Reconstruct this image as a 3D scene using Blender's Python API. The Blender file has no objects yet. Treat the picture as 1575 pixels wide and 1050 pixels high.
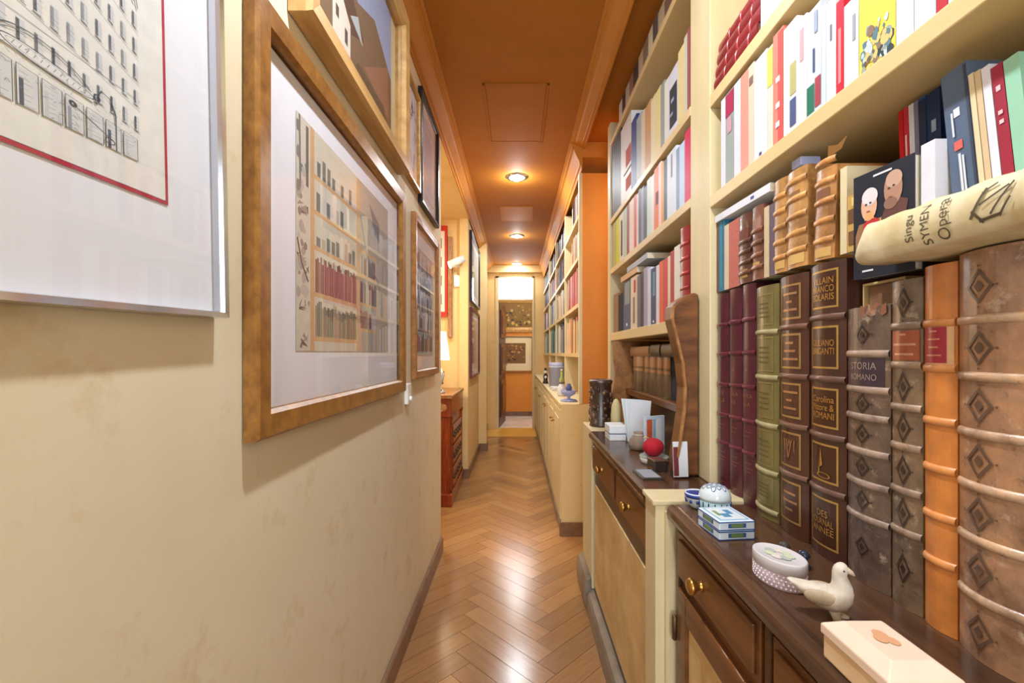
import bpy, math, random
from mathutils import Vector, Matrix
R = random.Random(7)
C = bpy.context.scene.collection
sc = bpy.context.scene
PI = math.pi
# ------------------------------------------------------------------ camera, world, light, exposure
cam = bpy.data.objects.new('camera', bpy.data.cameras.new('camera')); C.objects.link(cam)
cam.location = (0, 0, 1.2); cam.rotation_euler = (PI/2, 0, 0)
cam.data.sensor_width = 36; cam.data.lens = 16.0
cam.data.shift_x = -7.5/1575; cam.data.shift_y = 18/1575
cam.data.clip_start = .02
sc.camera = cam
sc.view_settings.view_transform = 'Standard'; sc.view_settings.look = 'None'
sc.view_settings.gamma = 1; sc.view_settings.use_curve_mapping = False
sc.view_settings.exposure = 0.36
w = bpy.data.worlds.new('world'); sc.world = w; w.use_nodes = True
w.node_tree.nodes['Background'].inputs[0].default_value = (.9, .93, 1, 1)
w.node_tree.nodes['Background'].inputs[1].default_value = .35
try:
    sc.cycles.max_bounces = 8; sc.cycles.diffuse_bounces = 5; sc.cycles.glossy_bounces = 4
    sc.cycles.sample_clamp_indirect = 6
except Exception: pass
def lamp(kind, name, loc, power, col=(1, 1, 1), size=.1, rot=(0, 0, 0), size_y=None, spread=None, spot=None):
    d = bpy.data.lights.new(name, kind); d.energy = power; d.color = col
    if kind == 'AREA':
        d.size = size
        if size_y: d.shape = 'RECTANGLE'; d.size_y = size_y
        else: d.shape = 'DISK'
        if spread: d.spread = spread
    else: d.shadow_soft_size = size
    if spot: d.spot_size = spot; d.spot_blend = .6
    o = bpy.data.objects.new(name, d); C.objects.link(o); o.location = loc; o.rotation_euler = rot
    return o
WHITE = (.90, .95, 1); WARM = (1, .80, .52)
HC = 2.57                                            # ceiling height
DOWN = [(-1.0, 7), (.72, 19), (1.58, 2), (3.54, 15), (5.31, 11), (6.96, 6)]
for yy, p in DOWN:
    if yy < 3: lamp('AREA', 'downlight_lamp', (0, yy, HC-.012), p, WHITE, .07)
    else:
        lamp('AREA', 'downlight_lamp', (0, yy, HC-.014), p*.7, WHITE, .10)
        lamp('POINT', 'downlight_halo_light', (0, yy, HC-.075), p*.3, WHITE, .03)  # added point light below the recessed fitting, for a halo on the ceiling
lamp('AREA', 'added_rear_fill_light', (.05, -2.35, 1.25), 25, (.76, .88, 1), .85, (PI/2, 0, 0), 1.9)  # unseen area light added behind the viewpoint for soft frontal fill
lamp('AREA', 'side_room_ceiling_lamp', (-1.05, 3.25, 2.44), 18, (1, .88, .68), .35)
lamp('AREA', 'side_passage_ceiling_lamp', (1.05, 2.85, 2.44), 7, WARM, .2)
lamp('POINT', 'table_lamp_bulb', (-.66, 3.72, 1.44), 4, (1, .84, .6), .03)
lamp('POINT', 'end_room_lamp', (.15, 7.75, 2.45), 16, (1, .84, .58), .12)
lamp('AREA', 'end_room_window_light', (1.7, 8.0, 1.5), 14, (.9, .95, 1), 1.0, (0, PI/2, 0), 1.4)

# ------------------------------------------------------------------ helpers
def S(c):                                            # sRGB 0-255 -> linear
    r = []
    for v in c[:3]:
        v /= 255.0
        r.append(v/12.92 if v <= .04045 else ((v+.055)/1.055)**2.4)
    return (*r, 1.0)
def X2Y(px, X): return 700.0*X/(px-795.0)
class MB:
    def __init__(s): s.v = []; s.f = []; s.c = []; s.cur = (.5, .5, .5, 1); s.sm = []
    def col(s, c): s.cur = S(c); return s
    def face(s, pts, sm=False):
        n = len(s.v); s.v += [tuple(p) for p in pts]; s.f.append(tuple(range(n, n+len(pts)))); s.c.append(s.cur); s.sm.append(sm)
    def grid(s, rows, closed=False, sm=True, caps=False):
        n = len(s.v); m = len(rows[0])
        for r in rows: s.v += [tuple(p) for p in r]
        k = m if closed else m-1
        for i in range(len(rows)-1):
            for j in range(k):
                a = n+i*m+j; b = n+i*m+(j+1) % m
                s.f.append((a, b, b+m, a+m)); s.c.append(s.cur); s.sm.append(sm)
        if caps:
            s.f.append(tuple(n+j for j in reversed(range(m)))); s.c.append(s.cur); s.sm.append(False)
            o = n+(len(rows)-1)*m
            s.f.append(tuple(o+j for j in range(m))); s.c.append(s.cur); s.sm.append(False)
        return s
    def box(s, x0, x1, y0, y1, z0, z1):
        if x0 > x1: x0, x1 = x1, x0
        if y0 > y1: y0, y1 = y1, y0
        if z0 > z1: z0, z1 = z1, z0
        n = len(s.v)
        s.v += [(x0,y0,z0),(x1,y0,z0),(x1,y1,z0),(x0,y1,z0),(x0,y0,z1),(x1,y0,z1),(x1,y1,z1),(x0,y1,z1)]
        for f in ((0,3,2,1),(4,5,6,7),(0,1,5,4),(1,2,6,5),(2,3,7,6),(3,0,4,7)):
            s.f.append(tuple(n+i for i in f)); s.c.append(s.cur); s.sm.append(False)
        return s
    def prism(s, prof, a0, a1, axis='z', sm=False):  # prof in the other two axes (order xyz)
        def P(p, a):
            return {'z': (p[0], p[1], a), 'y': (p[0], a, p[1]), 'x': (a, p[0], p[1])}[axis]
        r0 = [P(p, a0) for p in prof]; r1 = [P(p, a1) for p in prof]
        return s.grid([r0, r1], closed=True, sm=sm, caps=True)
    def lathe(s, prof, cx=0, cy=0, n=24, sx=1, sy=1, axis='z'):
        rows = []
        for r, h in prof:
            row = []
            for k in range(n):
                a = 2*PI*k/n; u, v = max(r, 1e-4)*math.cos(a)*sx, max(r, 1e-4)*math.sin(a)*sy
                row.append({'z': (cx+u, cy+v, h), 'x': (h, cx+u, cy+v), 'y': (cx+u, h, cy+v)}[axis])
            rows.append(row)
        return s.grid(rows, closed=True, caps=True)
    def ball(s, c, r, n=14, sc3=(1, 1, 1)):
        rows = []
        for i in range(n+1):
            t = PI*i/n-PI/2
            rows.append([(c[0]+r*sc3[0]*max(math.cos(t), 1e-3)*math.cos(a), c[1]+r*sc3[1]*max(math.cos(t), 1e-3)*math.sin(a), c[2]+r*sc3[2]*math.sin(t)) for a in [2*PI*k/(n*2) for k in range(n*2)]])
        return s.grid(rows, closed=True)
    def tube(s, pts, r, n=8):
        pts = [Vector(p) for p in pts]; rows = []
        for i, p in enumerate(pts):
            d = (pts[min(i+1, len(pts)-1)]-pts[max(i-1, 0)]).normalized()
            a = d.orthogonal().normalized() if i == 0 else (a-d*a.dot(d)).normalized()
            b = d.cross(a); rr = r[i] if isinstance(r, (list, tuple)) else r
            rows.append([p+(a*math.cos(2*PI*k/n)+b*math.sin(2*PI*k/n))*rr for k in range(n)])
        return s.grid(rows, closed=True, caps=True)
    def build(s, name, mat, parent=None, bevel=0, loc=None, rot=None):
        me = bpy.data.meshes.new(name); me.from_pydata(s.v, [], s.f)
        ca = me.color_attributes.new('Col', 'FLOAT_COLOR', 'CORNER')
        for p, c, sm in zip(me.polygons, s.c, s.sm):
            for li in p.loop_indices: ca.data[li].color = c
            p.use_smooth = sm
        me.materials.append(mat); me.validate(); me.update()
        o = bpy.data.objects.new(name, me); C.objects.link(o)
        if parent: o.parent = parent
        if loc: o.location = loc
        if rot: o.rotation_euler = rot
        if bevel:
            b = o.modifiers.new('bevel', 'BEVEL'); b.width = bevel; b.segments = 2; b.limit_method = 'ANGLE'; b.angle_limit = .7
        return o
def tag(o, label=None, cat=None, group=None, kind=None):
    if label: o['label'] = label
    if cat: o['category'] = cat
    if group: o['group'] = group
    if kind: o['kind'] = kind
    return o
def empty(name, loc=(0, 0, 0), rz=0, label=None, cat=None, group=None, rot=None):
    o = bpy.data.objects.new(name, None); C.objects.link(o); o.location = loc; o.rotation_euler = rot or (0, 0, rz)
    o.empty_display_size = .05
    return tag(o, label, cat, group)
def structure(name, mb, mat, bevel=0, label=None):
    o = mb.build(name, mat, None, bevel); o['kind'] = 'structure'
    if label: o['label'] = label
    return o
def text_tris(txt, size, spacing=1.0):
    cu = bpy.data.curves.new('t', 'FONT'); cu.body = txt; cu.size = size; cu.align_x = 'CENTER'; cu.align_y = 'CENTER'
    cu.space_character = spacing; cu.resolution_u = 3
    o = bpy.data.objects.new('t', cu); C.objects.link(o)
    dg = bpy.context.evaluated_depsgraph_get(); dg.update(); me = o.evaluated_get(dg).to_mesh()
    out = [[(me.vertices[i].co.x, me.vertices[i].co.y) for i in p.vertices] for p in me.polygons]
    o.evaluated_get(dg).to_mesh_clear(); bpy.data.objects.remove(o); bpy.data.curves.remove(cu)
    return out
# ------------------------------------------------------------------ materials
def new_mat(name):
    m = bpy.data.materials.new(name); m.use_nodes = True; nt = m.node_tree
    return m, nt, nt.nodes['Principled BSDF']
def node(nt, t, **kw):
    n = nt.nodes.new(t)
    for k, v in kw.items(): setattr(n, k, v)
    return n
def coords(nt, scale, kind='Object'):
    tc = node(nt, 'ShaderNodeTexCoord'); mp = node(nt, 'ShaderNodeMapping'); mp.inputs['Scale'].default_value = scale
    nt.links.new(tc.outputs[kind], mp.inputs[0]); return mp.outputs[0]
def mixc(nt, fac, a, b, mode='MIX'):
    m = node(nt, 'ShaderNodeMix', data_type='RGBA', blend_type=mode)
    for sock, v in ((m.inputs[0], fac), (m.inputs[6], a), (m.inputs[7], b)):
        if hasattr(v, 'links'): nt.links.new(v, sock)
        else: sock.default_value = v
    return m.outputs[2]
def noise(nt, vec, scale, detail=4, rough=.6):
    n = node(nt, 'ShaderNodeTexNoise'); n.inputs['Scale'].default_value = scale; n.inputs['Detail'].default_value = detail
    n.inputs['Roughness'].default_value = rough; nt.links.new(vec, n.inputs['Vector']); return n.outputs['Fac']
def ramp(nt, fac, stops):
    r = node(nt, 'ShaderNodeValToRGB'); nt.links.new(fac, r.inputs[0]); e = r.color_ramp.elements
    while len(e) < len(stops): e.new(.5)
    for el, (p, c) in zip(e, stops): el.position = p; el.color = c
    return r.outputs[0]
def bump(nt, b, fac, strength=.2, dist=.002):
    n = node(nt, 'ShaderNodeBump'); n.inputs['Strength'].default_value = strength; n.inputs['Distance'].default_value = dist
    nt.links.new(fac, n.inputs['Height']); nt.links.new(n.outputs[0], b.inputs['Normal'])
def flat(name, c, rough=.6, metal=0, em=0, spec=.5):
    m, nt, b = new_mat(name); b.inputs['Base Color'].default_value = S(c); b.inputs['Roughness'].default_value = rough
    b.inputs['Metallic'].default_value = metal; b.inputs['Specular IOR Level'].default_value = spec
    n = noise(nt, coords(nt, (1, 1, 1)), 60); bump(nt, b, n, .05, .001)
    if em: b.inputs['Emission Color'].default_value = S(c); b.inputs['Emission Strength'].default_value = em
    return m
def mottled(name, c0, c1, scale=6, rough=.6, stretch=(1, 1, 1), bs=.1, spec=.5, lo=.35, hi=.65, bd=.002):
    m, nt, b = new_mat(name); n = noise(nt, coords(nt, stretch), scale, 6)
    nt.links.new(ramp(nt, n, [(lo, S(c0)), (hi, S(c1))]), b.inputs['Base Color'])
    b.inputs['Roughness'].default_value = rough; b.inputs['Specular IOR Level'].default_value = spec
    bump(nt, b, n, bs, bd); return m
def vc(name, rough=.6, mod=.25, scale=14, bs=.1, spec=.5, coat=0, metal=0, stretch=(1, 1, 1)):
    m, nt, b = new_mat(name); a = node(nt, 'ShaderNodeVertexColor'); a.layer_name = 'Col'
    n = noise(nt, coords(nt, stretch), scale, 5)
    f = ramp(nt, n, [(.3, (1-mod, 1-mod, 1-mod, 1)), (.7, (1, 1, 1, 1))])
    nt.links.new(mixc(nt, 1.0, a.outputs[0], f, 'MULTIPLY'), b.inputs['Base Color'])
    b.inputs['Roughness'].default_value = rough; b.inputs['Specular IOR Level'].default_value = spec; b.inputs['Metallic'].default_value = metal
    b.inputs['Coat Weight'].default_value = coat; b.inputs['Coat Roughness'].default_value = .2
    bump(nt, b, n, bs); return m
M = {}
M['paper'] = vc('paper', .55, .06, 30, .02)
M['gloss'] = vc('glossy_card', .5, .10, 20, .02, .35)
M['pages'] = vc('page_edges', .8, .25, 60, .1, stretch=(1, 12, 1))
M['leather'] = vc('smooth_leather', .33, .35, 26, .25, .6, .25)
def old_leather():
    m, nt, b = new_mat('worn_leather'); a = node(nt, 'ShaderNodeVertexColor'); a.layer_name = 'Col'; v = coords(nt, (1, 1, 1))
    n1 = noise(nt, v, 16, 6, .65); n2 = noise(nt, v, 70, 5, .7); n3 = noise(nt, v, 38, 6, .75)
    c = mixc(nt, 1.0, a.outputs[0], ramp(nt, n1, [(.36, (.55, .50, .48, 1)), (.5, (.95, .95, .95, 1)), (.64, (1.35, 1.28, 1.15, 1))]), 'MULTIPLY')
    c = mixc(nt, ramp(nt, n3, [(.56, (0, 0, 0, 1)), (.68, (.5, .5, .5, 1))]), c, S((206, 184, 158)))
    c = mixc(nt, ramp(nt, n2, [(.60, (0, 0, 0, 1)), (.72, (.6, .6, .6, 1))]), c, S((52, 34, 26)))
    nt.links.new(c, b.inputs['Base Color']); b.inputs['Roughness'].default_value = .32; b.inputs['Specular IOR Level'].default_value = .8; b.inputs['Coat Weight'].default_value = .35; b.inputs['Coat Roughness'].default_value = .22
    bump(nt, b, n2, .5, .002); return m
M['old_leather'] = old_leather()
M['ink'] = vc('printed_ink', .7, .1, 40, 0)
M['gold'] = vc('gold_tooling', .35, .2, 90, .05, metal=.55)
M['ceramic'] = vc('glazed_ceramic', .12, .03, 20, .02)
M['cloth'] = vc('fabric', .9, .2, 120, .3)
# wall plaster: cream with yellowish wear patches
def plaster(name, c0, c1, c2, rough=.75, spec=.3):
    m, nt, b = new_mat(name); b.inputs['Specular IOR Level'].default_value = spec; v = coords(nt, (1, 1, 1))
    n1 = noise(nt, v, 1.7, 5, .6); n2 = noise(nt, v, 7, 6, .7)
    base = ramp(nt, n1, [(.35, S(c0)), (.65, S(c1))])
    st = ramp(nt, n2, [(.56, (0, 0, 0, 1)), (.74, (.55, .55, .55, 1))])
    nt.links.new(mixc(nt, st, base, S(c2)), b.inputs['Base Color'])
    b.inputs['Roughness'].default_value = rough; bump(nt, b, n2, .25, .003); return m
M['wall'] = plaster('cream_plaster', (216, 204, 174), (222, 212, 186), (190, 162, 112))
M['wall2'] = plaster('warm_cream_plaster', (224, 192, 130), (228, 200, 145), (212, 170, 100))
M['ochre'] = plaster('ochre_paint', (205, 130, 48), (214, 142, 58), (196, 118, 38), .55)
M['ceiling'] = plaster('orange_ceiling_paint', (166, 104, 34), (174, 112, 42), (156, 92, 26), .7, .15)
M['cornice'] = plaster('ochre_moulding_paint', (190, 126, 50), (198, 134, 58), (176, 110, 38), .6, .15)
M['cream'] = mottled('painted_cream_wood', (206, 190, 146), (216, 201, 160), 9, .5, (1, 1, .25), .08)
M['cream_shelf'] = mottled('painted_shelf_edge', (210, 184, 130), (218, 194, 144), 8, .45, (1, .2, 1), .05)
M['oakpanel'] = mottled('pale_burr_panel', (196, 160, 102), (224, 194, 140), 5, .5, (1, 1, 1.5), .1)
M['walnut'] = mottled('walnut', (84, 48, 22), (122, 76, 38), 7, .32, (1.5, .25, 5), .12)
M['walnut_dark'] = mottled('dark_walnut', (58, 38, 26), (92, 62, 42), 8, .22, (5, .3, 5), .12)
M['honey'] = mottled('honey_oak', (128, 84, 44), (168, 116, 64), 8, .35, (4, .4, 4), .1)
M['burl'] = mottled('burl_veneer', (116, 74, 28), (160, 112, 50), 60, .35, (1, .6, .6), .1, lo=.3, hi=.7)
M['redwood'] = mottled('polished_red_mahogany', (104, 38, 14), (150, 66, 26), 8, .22, (4, 4, .5), .1)
M['darkdoor'] = mottled('dark_carved_oak', (44, 28, 18), (92, 62, 36), 12, .4, (3, 3, .5), .3)
M['base'] = mottled('brown_skirting', (112, 80, 54), (140, 104, 74), 12, .4, (1, 1, 1), .05)
M['stone'] = mottled('grey_brown_plinth', (104, 92, 78), (150, 138, 122), 10, .4, (1, .4, 1), .1)
M['marble'] = mottled('white_marble', (206, 200, 196), (232, 228, 224), 4, .2)
M['brass'] = flat('aged_brass', (178, 132, 66), .28, .9)
M['silver'] = flat('polished_aluminium', (205, 208, 214), .14, 1)
M['black'] = flat('black_lacquer', (24, 22, 22), .3)
M['white'] = flat('white_plastic', (235, 235, 232), .4)
M['matboard'] = flat('white_matboard', (228, 232, 243), .8)
M['lampglow'] = flat('lamp_diffuser', (255, 250, 240), .5, 0, 14)
M['shade'] = flat('lit_lamp_shade', (255, 246, 226), .6, 0, 2.4)
M['skyglass'] = flat('bright_frosted_glass', (232, 238, 250), .3, 0, 7)
M['fill_pane'] = flat('glowing_fill_pane', (222, 234, 252), .3, 0, 4)  # glow of the pane added behind the viewpoint
M['hinge'] = flat('dark_iron', (104, 84, 58), .45, .8)
def glass_mat():
    m = bpy.data.materials.new('picture_glass'); m.use_nodes = True; nt = m.node_tree; nt.nodes.clear()
    o = node(nt, 'ShaderNodeOutputMaterial'); t = node(nt, 'ShaderNodeBsdfTransparent'); g = node(nt, 'ShaderNodeBsdfGlossy')
    g.inputs['Roughness'].default_value = .015; lw = node(nt, 'ShaderNodeLayerWeight'); lw.inputs['Blend'].default_value = .5
    pw = node(nt, 'ShaderNodeMath', operation='POWER'); nt.links.new(lw.outputs['Facing'], pw.inputs[0]); pw.inputs[1].default_value = 4.0
    f = node(nt, 'ShaderNodeMath', operation='MULTIPLY_ADD'); nt.links.new(pw.outputs[0], f.inputs[0]); f.inputs[1].default_value = .7; f.inputs[2].default_value = .05
    x = node(nt, 'ShaderNodeMixShader'); nt.links.new(f.outputs[0], x.inputs[0]); nt.links.new(t.outputs[0], x.inputs[1])
    nt.links.new(g.outputs[0], x.inputs[2]); nt.links.new(x.outputs[0], o.inputs[0]); return m
M['glass'] = glass_mat()
def floor_mat():
    m, nt, b = new_mat('oak_parquet'); a = node(nt, 'ShaderNodeVertexColor'); a.layer_name = 'Col'
    uv = node(nt, 'ShaderNodeUVMap'); mp = node(nt, 'ShaderNodeMapping'); mp.inputs['Scale'].default_value = (3, 40, 1)
    nt.links.new(uv.outputs[0], mp.inputs[0])
    n = noise(nt, mp.outputs[0], 2.0, 6, .6)
    f = ramp(nt, n, [(.25, (.72, .66, .58, 1)), (.75, (1, 1, 1, 1))])
    nt.links.new(mixc(nt, 1.0, a.outputs[0], f, 'MULTIPLY'), b.inputs['Base Color'])
    b.inputs['Roughness'].default_value = .19; b.inputs['Specular IOR Level'].default_value = .7
    bump(nt, b, n, .12, .001); return m
M['floor'] = floor_mat()
M['oakframe'] = mottled('pale_oak_frame', (168, 130, 76), (196, 158, 100), 10, .4, (3, .5, 3), .1)
M['gilt'] = mottled('gilt_frame', (150, 110, 50), (196, 150, 76), 12, .35, (3, .6, 3), .15)
M['maroon'] = mottled('maroon_frame', (80, 22, 34), (104, 34, 46), 12, .35, (2, 1, 1), .05)
M['palewood'] = mottled('pale_casket_wood', (214, 176, 134), (230, 200, 164), 10, .55, (3, .6, 3), .1)

# ------------------------------------------------------------------ floor: herringbone oak
def make_floor():
    n = 5; wd = .0925; xa, xb, ya, yb = -.56, 1.6, -2.6, 6.55
    verts = []; faces = []; cols = []; uvs = []
    pal = [(186, 146, 100), (192, 152, 106), (180, 140, 94), (174, 136, 94), (198, 160, 114), (182, 142, 96), (162, 126, 90), (188, 148, 100)]
    off = -.508
    def put(u0, u1, v0, v1, horiz, z=0.0):
        g = .0007
        pts = [(u0*wd+g, v0*wd+g), (u1*wd-g, v0*wd+g), (u1*wd-g, v1*wd-g), (u0*wd+g, v1*wd-g)]
        P = [((u-v)/math.sqrt(2)+off, (u+v)/math.sqrt(2)) for u, v in pts]
        cx = sum(p[0] for p in P)/4; cy = sum(p[1] for p in P)/4
        if not (-1.9 < cx < xb+.3 and ya-.3 < cy < yb+.25): return
        k = len(verts); verts.extend((p[0], p[1], z) for p in P); faces.append((k, k+1, k+2, k+3))
        c = R.choice(pal); c = (c[0]*.93, c[1]*.88, c[2]*.80); d = R.uniform(.93, 1.05); cols.append(S((c[0]*d, c[1]*d, c[2]*d)))
        o = R.uniform(0, 50); l = n*wd
        uvs.append([(o, o), (o+l, o), (o+l, o+wd), (o, o+wd)] if horiz else [(o, o), (o, o+wd), (o+l, o+wd), (o+l, o)])
    for i in range(-90, 160):
        for m_ in range(-12, 12):
            a = i+2*n*m_
            put(a, a+n, i, i+1, True); put(a, a+1, i+1, i+1+n, False)
    k = len(verts); verts.extend([(-2, -2.7, -.002), (2, -2.7, -.002), (2, 6.6, -.002), (-2, 6.6, -.002)])
    faces.append((k, k+1, k+2, k+3)); cols.append(S((60, 36, 20))); uvs.append([(0, 0)]*4)
    me = bpy.data.meshes.new('floor'); me.from_pydata(verts, [], faces)
    ca = me.color_attributes.new('Col', 'FLOAT_COLOR', 'CORNER'); ul = me.uv_layers.new(name='UVMap')
    for p, c, u in zip(me.polygons, cols, uvs):
        for q, li in enumerate(p.loop_indices): ca.data[li].color = c; ul.data[li].uv = u[q]
    me.materials.append(M['floor']); o = bpy.data.objects.new('floor', me); C.objects.link(o); o['kind'] = 'structure'
make_floor()
mb = MB(); mb.box(-.60, .60, 6.55, 7.30, -.05, .004); structure('trim_1', mb, mottled('yellow_oak_threshold', (206, 160, 70), (222, 180, 90), 6, .3))
mb = MB(); mb.box(-1.6, 1.9, 7.30, 8.75, -.05, .006); structure('floor_end_room', mb, M['marble'])

# ------------------------------------------------------------------ shell
WX = -.46
mb = MB(); mb.box(-.62, WX, -2.5, 2.755, 0, HC); structure('wall_left', mb, M['wall'])
mb = MB(); mb.box(-2.05, -1.95, 2.6, 4.5, 0, 2.5); structure('wall_side_room', mb, M['wall2'])
mb = MB(); mb.box(-1.95, -.62, 2.6, 2.755, 0, 2.5); structure('wall_side_room_near', mb, M['wall2'])
mb = MB(); mb.box(-1.95, -.54, 4.42, 4.56, 0, 2.5); mb.box(-.55, -.47, 4.37, 4.56, 0, 2.5); structure('wall_side_room_back', mb, M['wall2'])
mb = MB(); mb.box(-2.05, WX, 2.755, 4.56, 2.495, 2.6); structure('ceiling_side_room', mb, M['wall2'])
mb = MB(); mb.box(-.62, -.47, 4.56, 7.2, 0, HC); mb.box(-.47, -.375, 5.60, 5.75, 0, HC); structure('wall_left_far', mb, M['wall2'])
mb = MB(); mb.box(-.95, 1.9, -2.6, 7.3, HC, HC+.08); structure('ceiling', mb, M['ceiling'])
# end wall with doorway and transom
mb = MB(); mb.box(-.62, -.335, 7.2, 7.3, 0, HC); mb.box(.27, .62, 7.2, 7.3, 0, HC); mb.box(-.335, .27, 7.2, 7.3, 2.415, HC)
structure('wall_end', mb, M['wall2'])
mb = MB(); mb.box(-.335, .27, 7.195, 7.30, 2.035, 2.062); mb.box(-.335, -.29, 7.185, 7.3, 0, 2.415); mb.box(.245, .27, 7.185, 7.3, 0, 2.415)
mb.box(-.335, .27, 7.185, 7.3, 2.39, 2.415); structure('trim_2', mb, M['cream'])
mb = MB(); mb.box(-.29, .245, 7.24, 7.25, 2.062, 2.39); structure('window_1', mb, M['skyglass'])
mb = MB(); mb.box(-1.6, 1.9, 8.66, 8.76, 0, 2.7); structure('wall_end_room', mb, M['ochre'])
mb = MB(); mb.box(-1.7, -1.6, 7.3, 8.76, 0, 2.7); structure('wall_end_room_left', mb, M['wall2'])
mb = MB(); mb.box(1.9, 2.0, 7.3, 8.76, 0, 2.7); structure('wall_end_room_right', mb, M['wall2'])
mb = MB(); mb.box(-1.7, 2.0, 7.3, 8.76, 2.7, 2.78); structure('ceiling_end_room', mb, M['wall2'])
mb = MB(); mb.box(-1.6, 1.9, 8.64, 8.66, 0, .09); structure('baseboard_end_room', mb, M['walnut'])
# right side
mb = MB(); mb.box(.88, .95, -2.5, 2.66, 0, HC); structure('wall_right', mb, M['cream'])
mb = MB(); mb.box(.74, .80, 3.12, 7.2, 0, HC); structure('wall_right_far', mb, M['wall2'])
mb = MB(); mb.box(1.5, 1.6, 2.3, 3.3, 0, HC); mb.box(.95, 1.5, 2.54, 2.66, 0, HC); mb.box(.80, 1.5, 3.05, 3.17, 0, HC); structure('wall_side_passage', mb, M['ochre'])
# rear wall behind the viewpoint, its opening filled by an added glowing pane
mb = MB(); mb.box(-.62, -.40, -2.6, -2.5, 0, HC); mb.box(.50, .95, -2.6, -2.5, 0, HC); mb.box(-.40, .50, -2.6, -2.5, 0, .35); mb.box(-.40, .50, -2.6, -2.5, 2.35, HC)
structure('wall_rear', mb, M['wall'])
mb = MB(); mb.box(-.40, .50, -2.58, -2.57, .35, 2.35); structure('added_rear_fill_pane', mb, M['fill_pane'])  # unseen glowing pane, added to go with the frontal fill
# baseboards
def baseboard(name, pts, h=.085, mat='base'):
    mb = MB()
    for a in pts: mb.box(*a, 0, h); mb.box(a[0]+.003, a[1]-.003, a[2], a[3], h, h+.006)
    structure(name, mb, M[mat], .002)
baseboard('baseboard_left', [(WX, WX+.014, -2.5, 2.76), (-.50, WX, 2.755, 2.767)])
baseboard('baseboard_left_far', [(-.47, -.457, 4.37, 5.60), (-.55, -.457, 4.357, 4.37), (-.47, -.363, 5.588, 5.60), (-.375, -.363, 5.60, 5.75), (-.47, -.457, 5.75, 7.18)])
# cornices
def cornice(name, prof, y0, y1, mat='cornice'):
    mb = MB(); mb.prism(prof, y0, y1, 'y'); structure(name, mb, M[mat])
def steps(x0, z0, x1, z1, s):                         # moulded profile from wall (x0,z0) up to ceiling (x1,z1)
    pts = [(x0, z0)]
    dx, dz = x1-x0, z1-z0
    for a, b in ((.08, 0), (.10, .16), (.22, .20), (.26, .32), (.40, .44), (.58, .60), (.68, .74), (.84, .76), (.86, .90), (1, .92), (1, 1)):
        pts.append((x0+dx*a, z0+dz*b))
    pts.append((x0, z1)); return pts
cornice('trim_3', steps(WX, 2.488, -.362, HC, 1), -2.5, 7.2)
cornice('trim_4', steps(.44, 2.52, .345, HC, -1), -2.5, 2.95)
cornice('trim_5', steps(.425, 2.385, .345, HC, -1), 2.95, 7.2)
mb = MB(); mb.box(.425, .80, 2.95, 7.2, 2.47, HC-.002); structure('trim_6', mb, M['cornice'])
mb = MB(); mb.box(-.47, .45, 7.08, 7.19, 2.47, HC-.001); structure('trim_7', mb, M['wall2'])
# ceiling access hatches
for k, (x0, x1, y0, y1) in enumerate(((-.175, .165, 2.31, 2.95), (-.16, .16, 4.25, 4.72))):
    mb = MB()
    for a in ((x0, x1, y0, y0+.012), (x0, x1, y1-.012, y1), (x0, x0+.012, y0, y1), (x1-.012, x1, y0, y1)): mb.box(*a, HC-.004, HC-.0005)
    mb.box(x0+.014, x1-.014, y0+.014, y1-.014, HC-.003, HC-.0005)
    o = mb.build('ceiling_hatch', M['ceiling'] if k == 0 else M['cornice'], None, .001)
    tag(o, ['orange painted access hatch in the ceiling nearest the camera', 'paler access hatch in the ceiling between the first two downlights'][k], 'hatch')
# downlights
names = {3.54: 'round recessed downlight nearest the camera in the orange ceiling', 5.31: 'round recessed downlight in the middle of the row of three', 6.96: 'round recessed downlight farthest away, above the end doorway'}
def downlight(yy, zc=HC):
    t = empty('recessed_downlight', (0, yy, zc), 0, names.get(yy, 'round recessed downlight behind the viewpoint'), 'ceiling light', 'ceiling downlights')
    mb = MB().col((235, 232, 226)); n = 28
    prof = [(.062, -.001), (.060, -.010), (.070, -.013), (.085, -.006), (.088, -.001)]
    mb.grid([[(r*math.cos(2*PI*k/n), r*math.sin(2*PI*k/n), h) for k in range(n)] for r, h in prof], closed=True)
    mb.build('trim_ring', M['silver'], t)
    mb = MB(); mb.lathe([(.056, -.0088), (.056, -.0075)], n=24); mb.build('diffuser', M['lampglow'], t)
for yy, p in DOWN: downlight(yy)
# ------------------------------------------------------------------ cabinets on the right
UX = .53; CZ = .84
CZTOP = 1.2-.36
# middle cabinet (drawers and pale panel)
def drawer(parent, x, y0, y1, z0, z1, knobs, mat='walnut'):
    mb = MB(); mb.box(x, x+.02, y0, y1, z0, z1); mb.box(x-.006, x, y0+.012, y1-.012, z0+.012, z1-.012)
    d = mb.build('drawer', M[mat], parent, .002)
    for ky in knobs:
        mb = MB(); mb.lathe([(.010, x-.006), (.009, x-.009), (.007, x-.013), (.009, x-.017), (.014, x-.022), (.017, x-.028), (.013, x-.034), (.003, x-.036)], ky, (z0+z1)/2, 18, axis='x')
        mb.build('knob', M['brass'], d)
t = empty('walnut_cabinet', (0, 0, 0), 0, 'walnut cabinet with two small drawers over a pale panel, beyond the cream pillar', 'cabinet')
mb = MB(); mb.box(.365, .87, 1.19, 2.10, .10, .80); mb.build('body', M['walnut'], t)
mb = MB(); mb.prism([(.352, .80), (.342, .805), (.334, .812), (.331, .822), (.334, .833), (.342, .84), (.87, .84), (.87, .80)], 1.195, 2.10, 'y'); mb.build('top', M['walnut_dark'], t)
drawer(t, .352, 1.205, 1.60, .665, .79, [1.40]); drawer(t, .352, 1.62, 2.09, .665, .79, [1.84])
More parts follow.
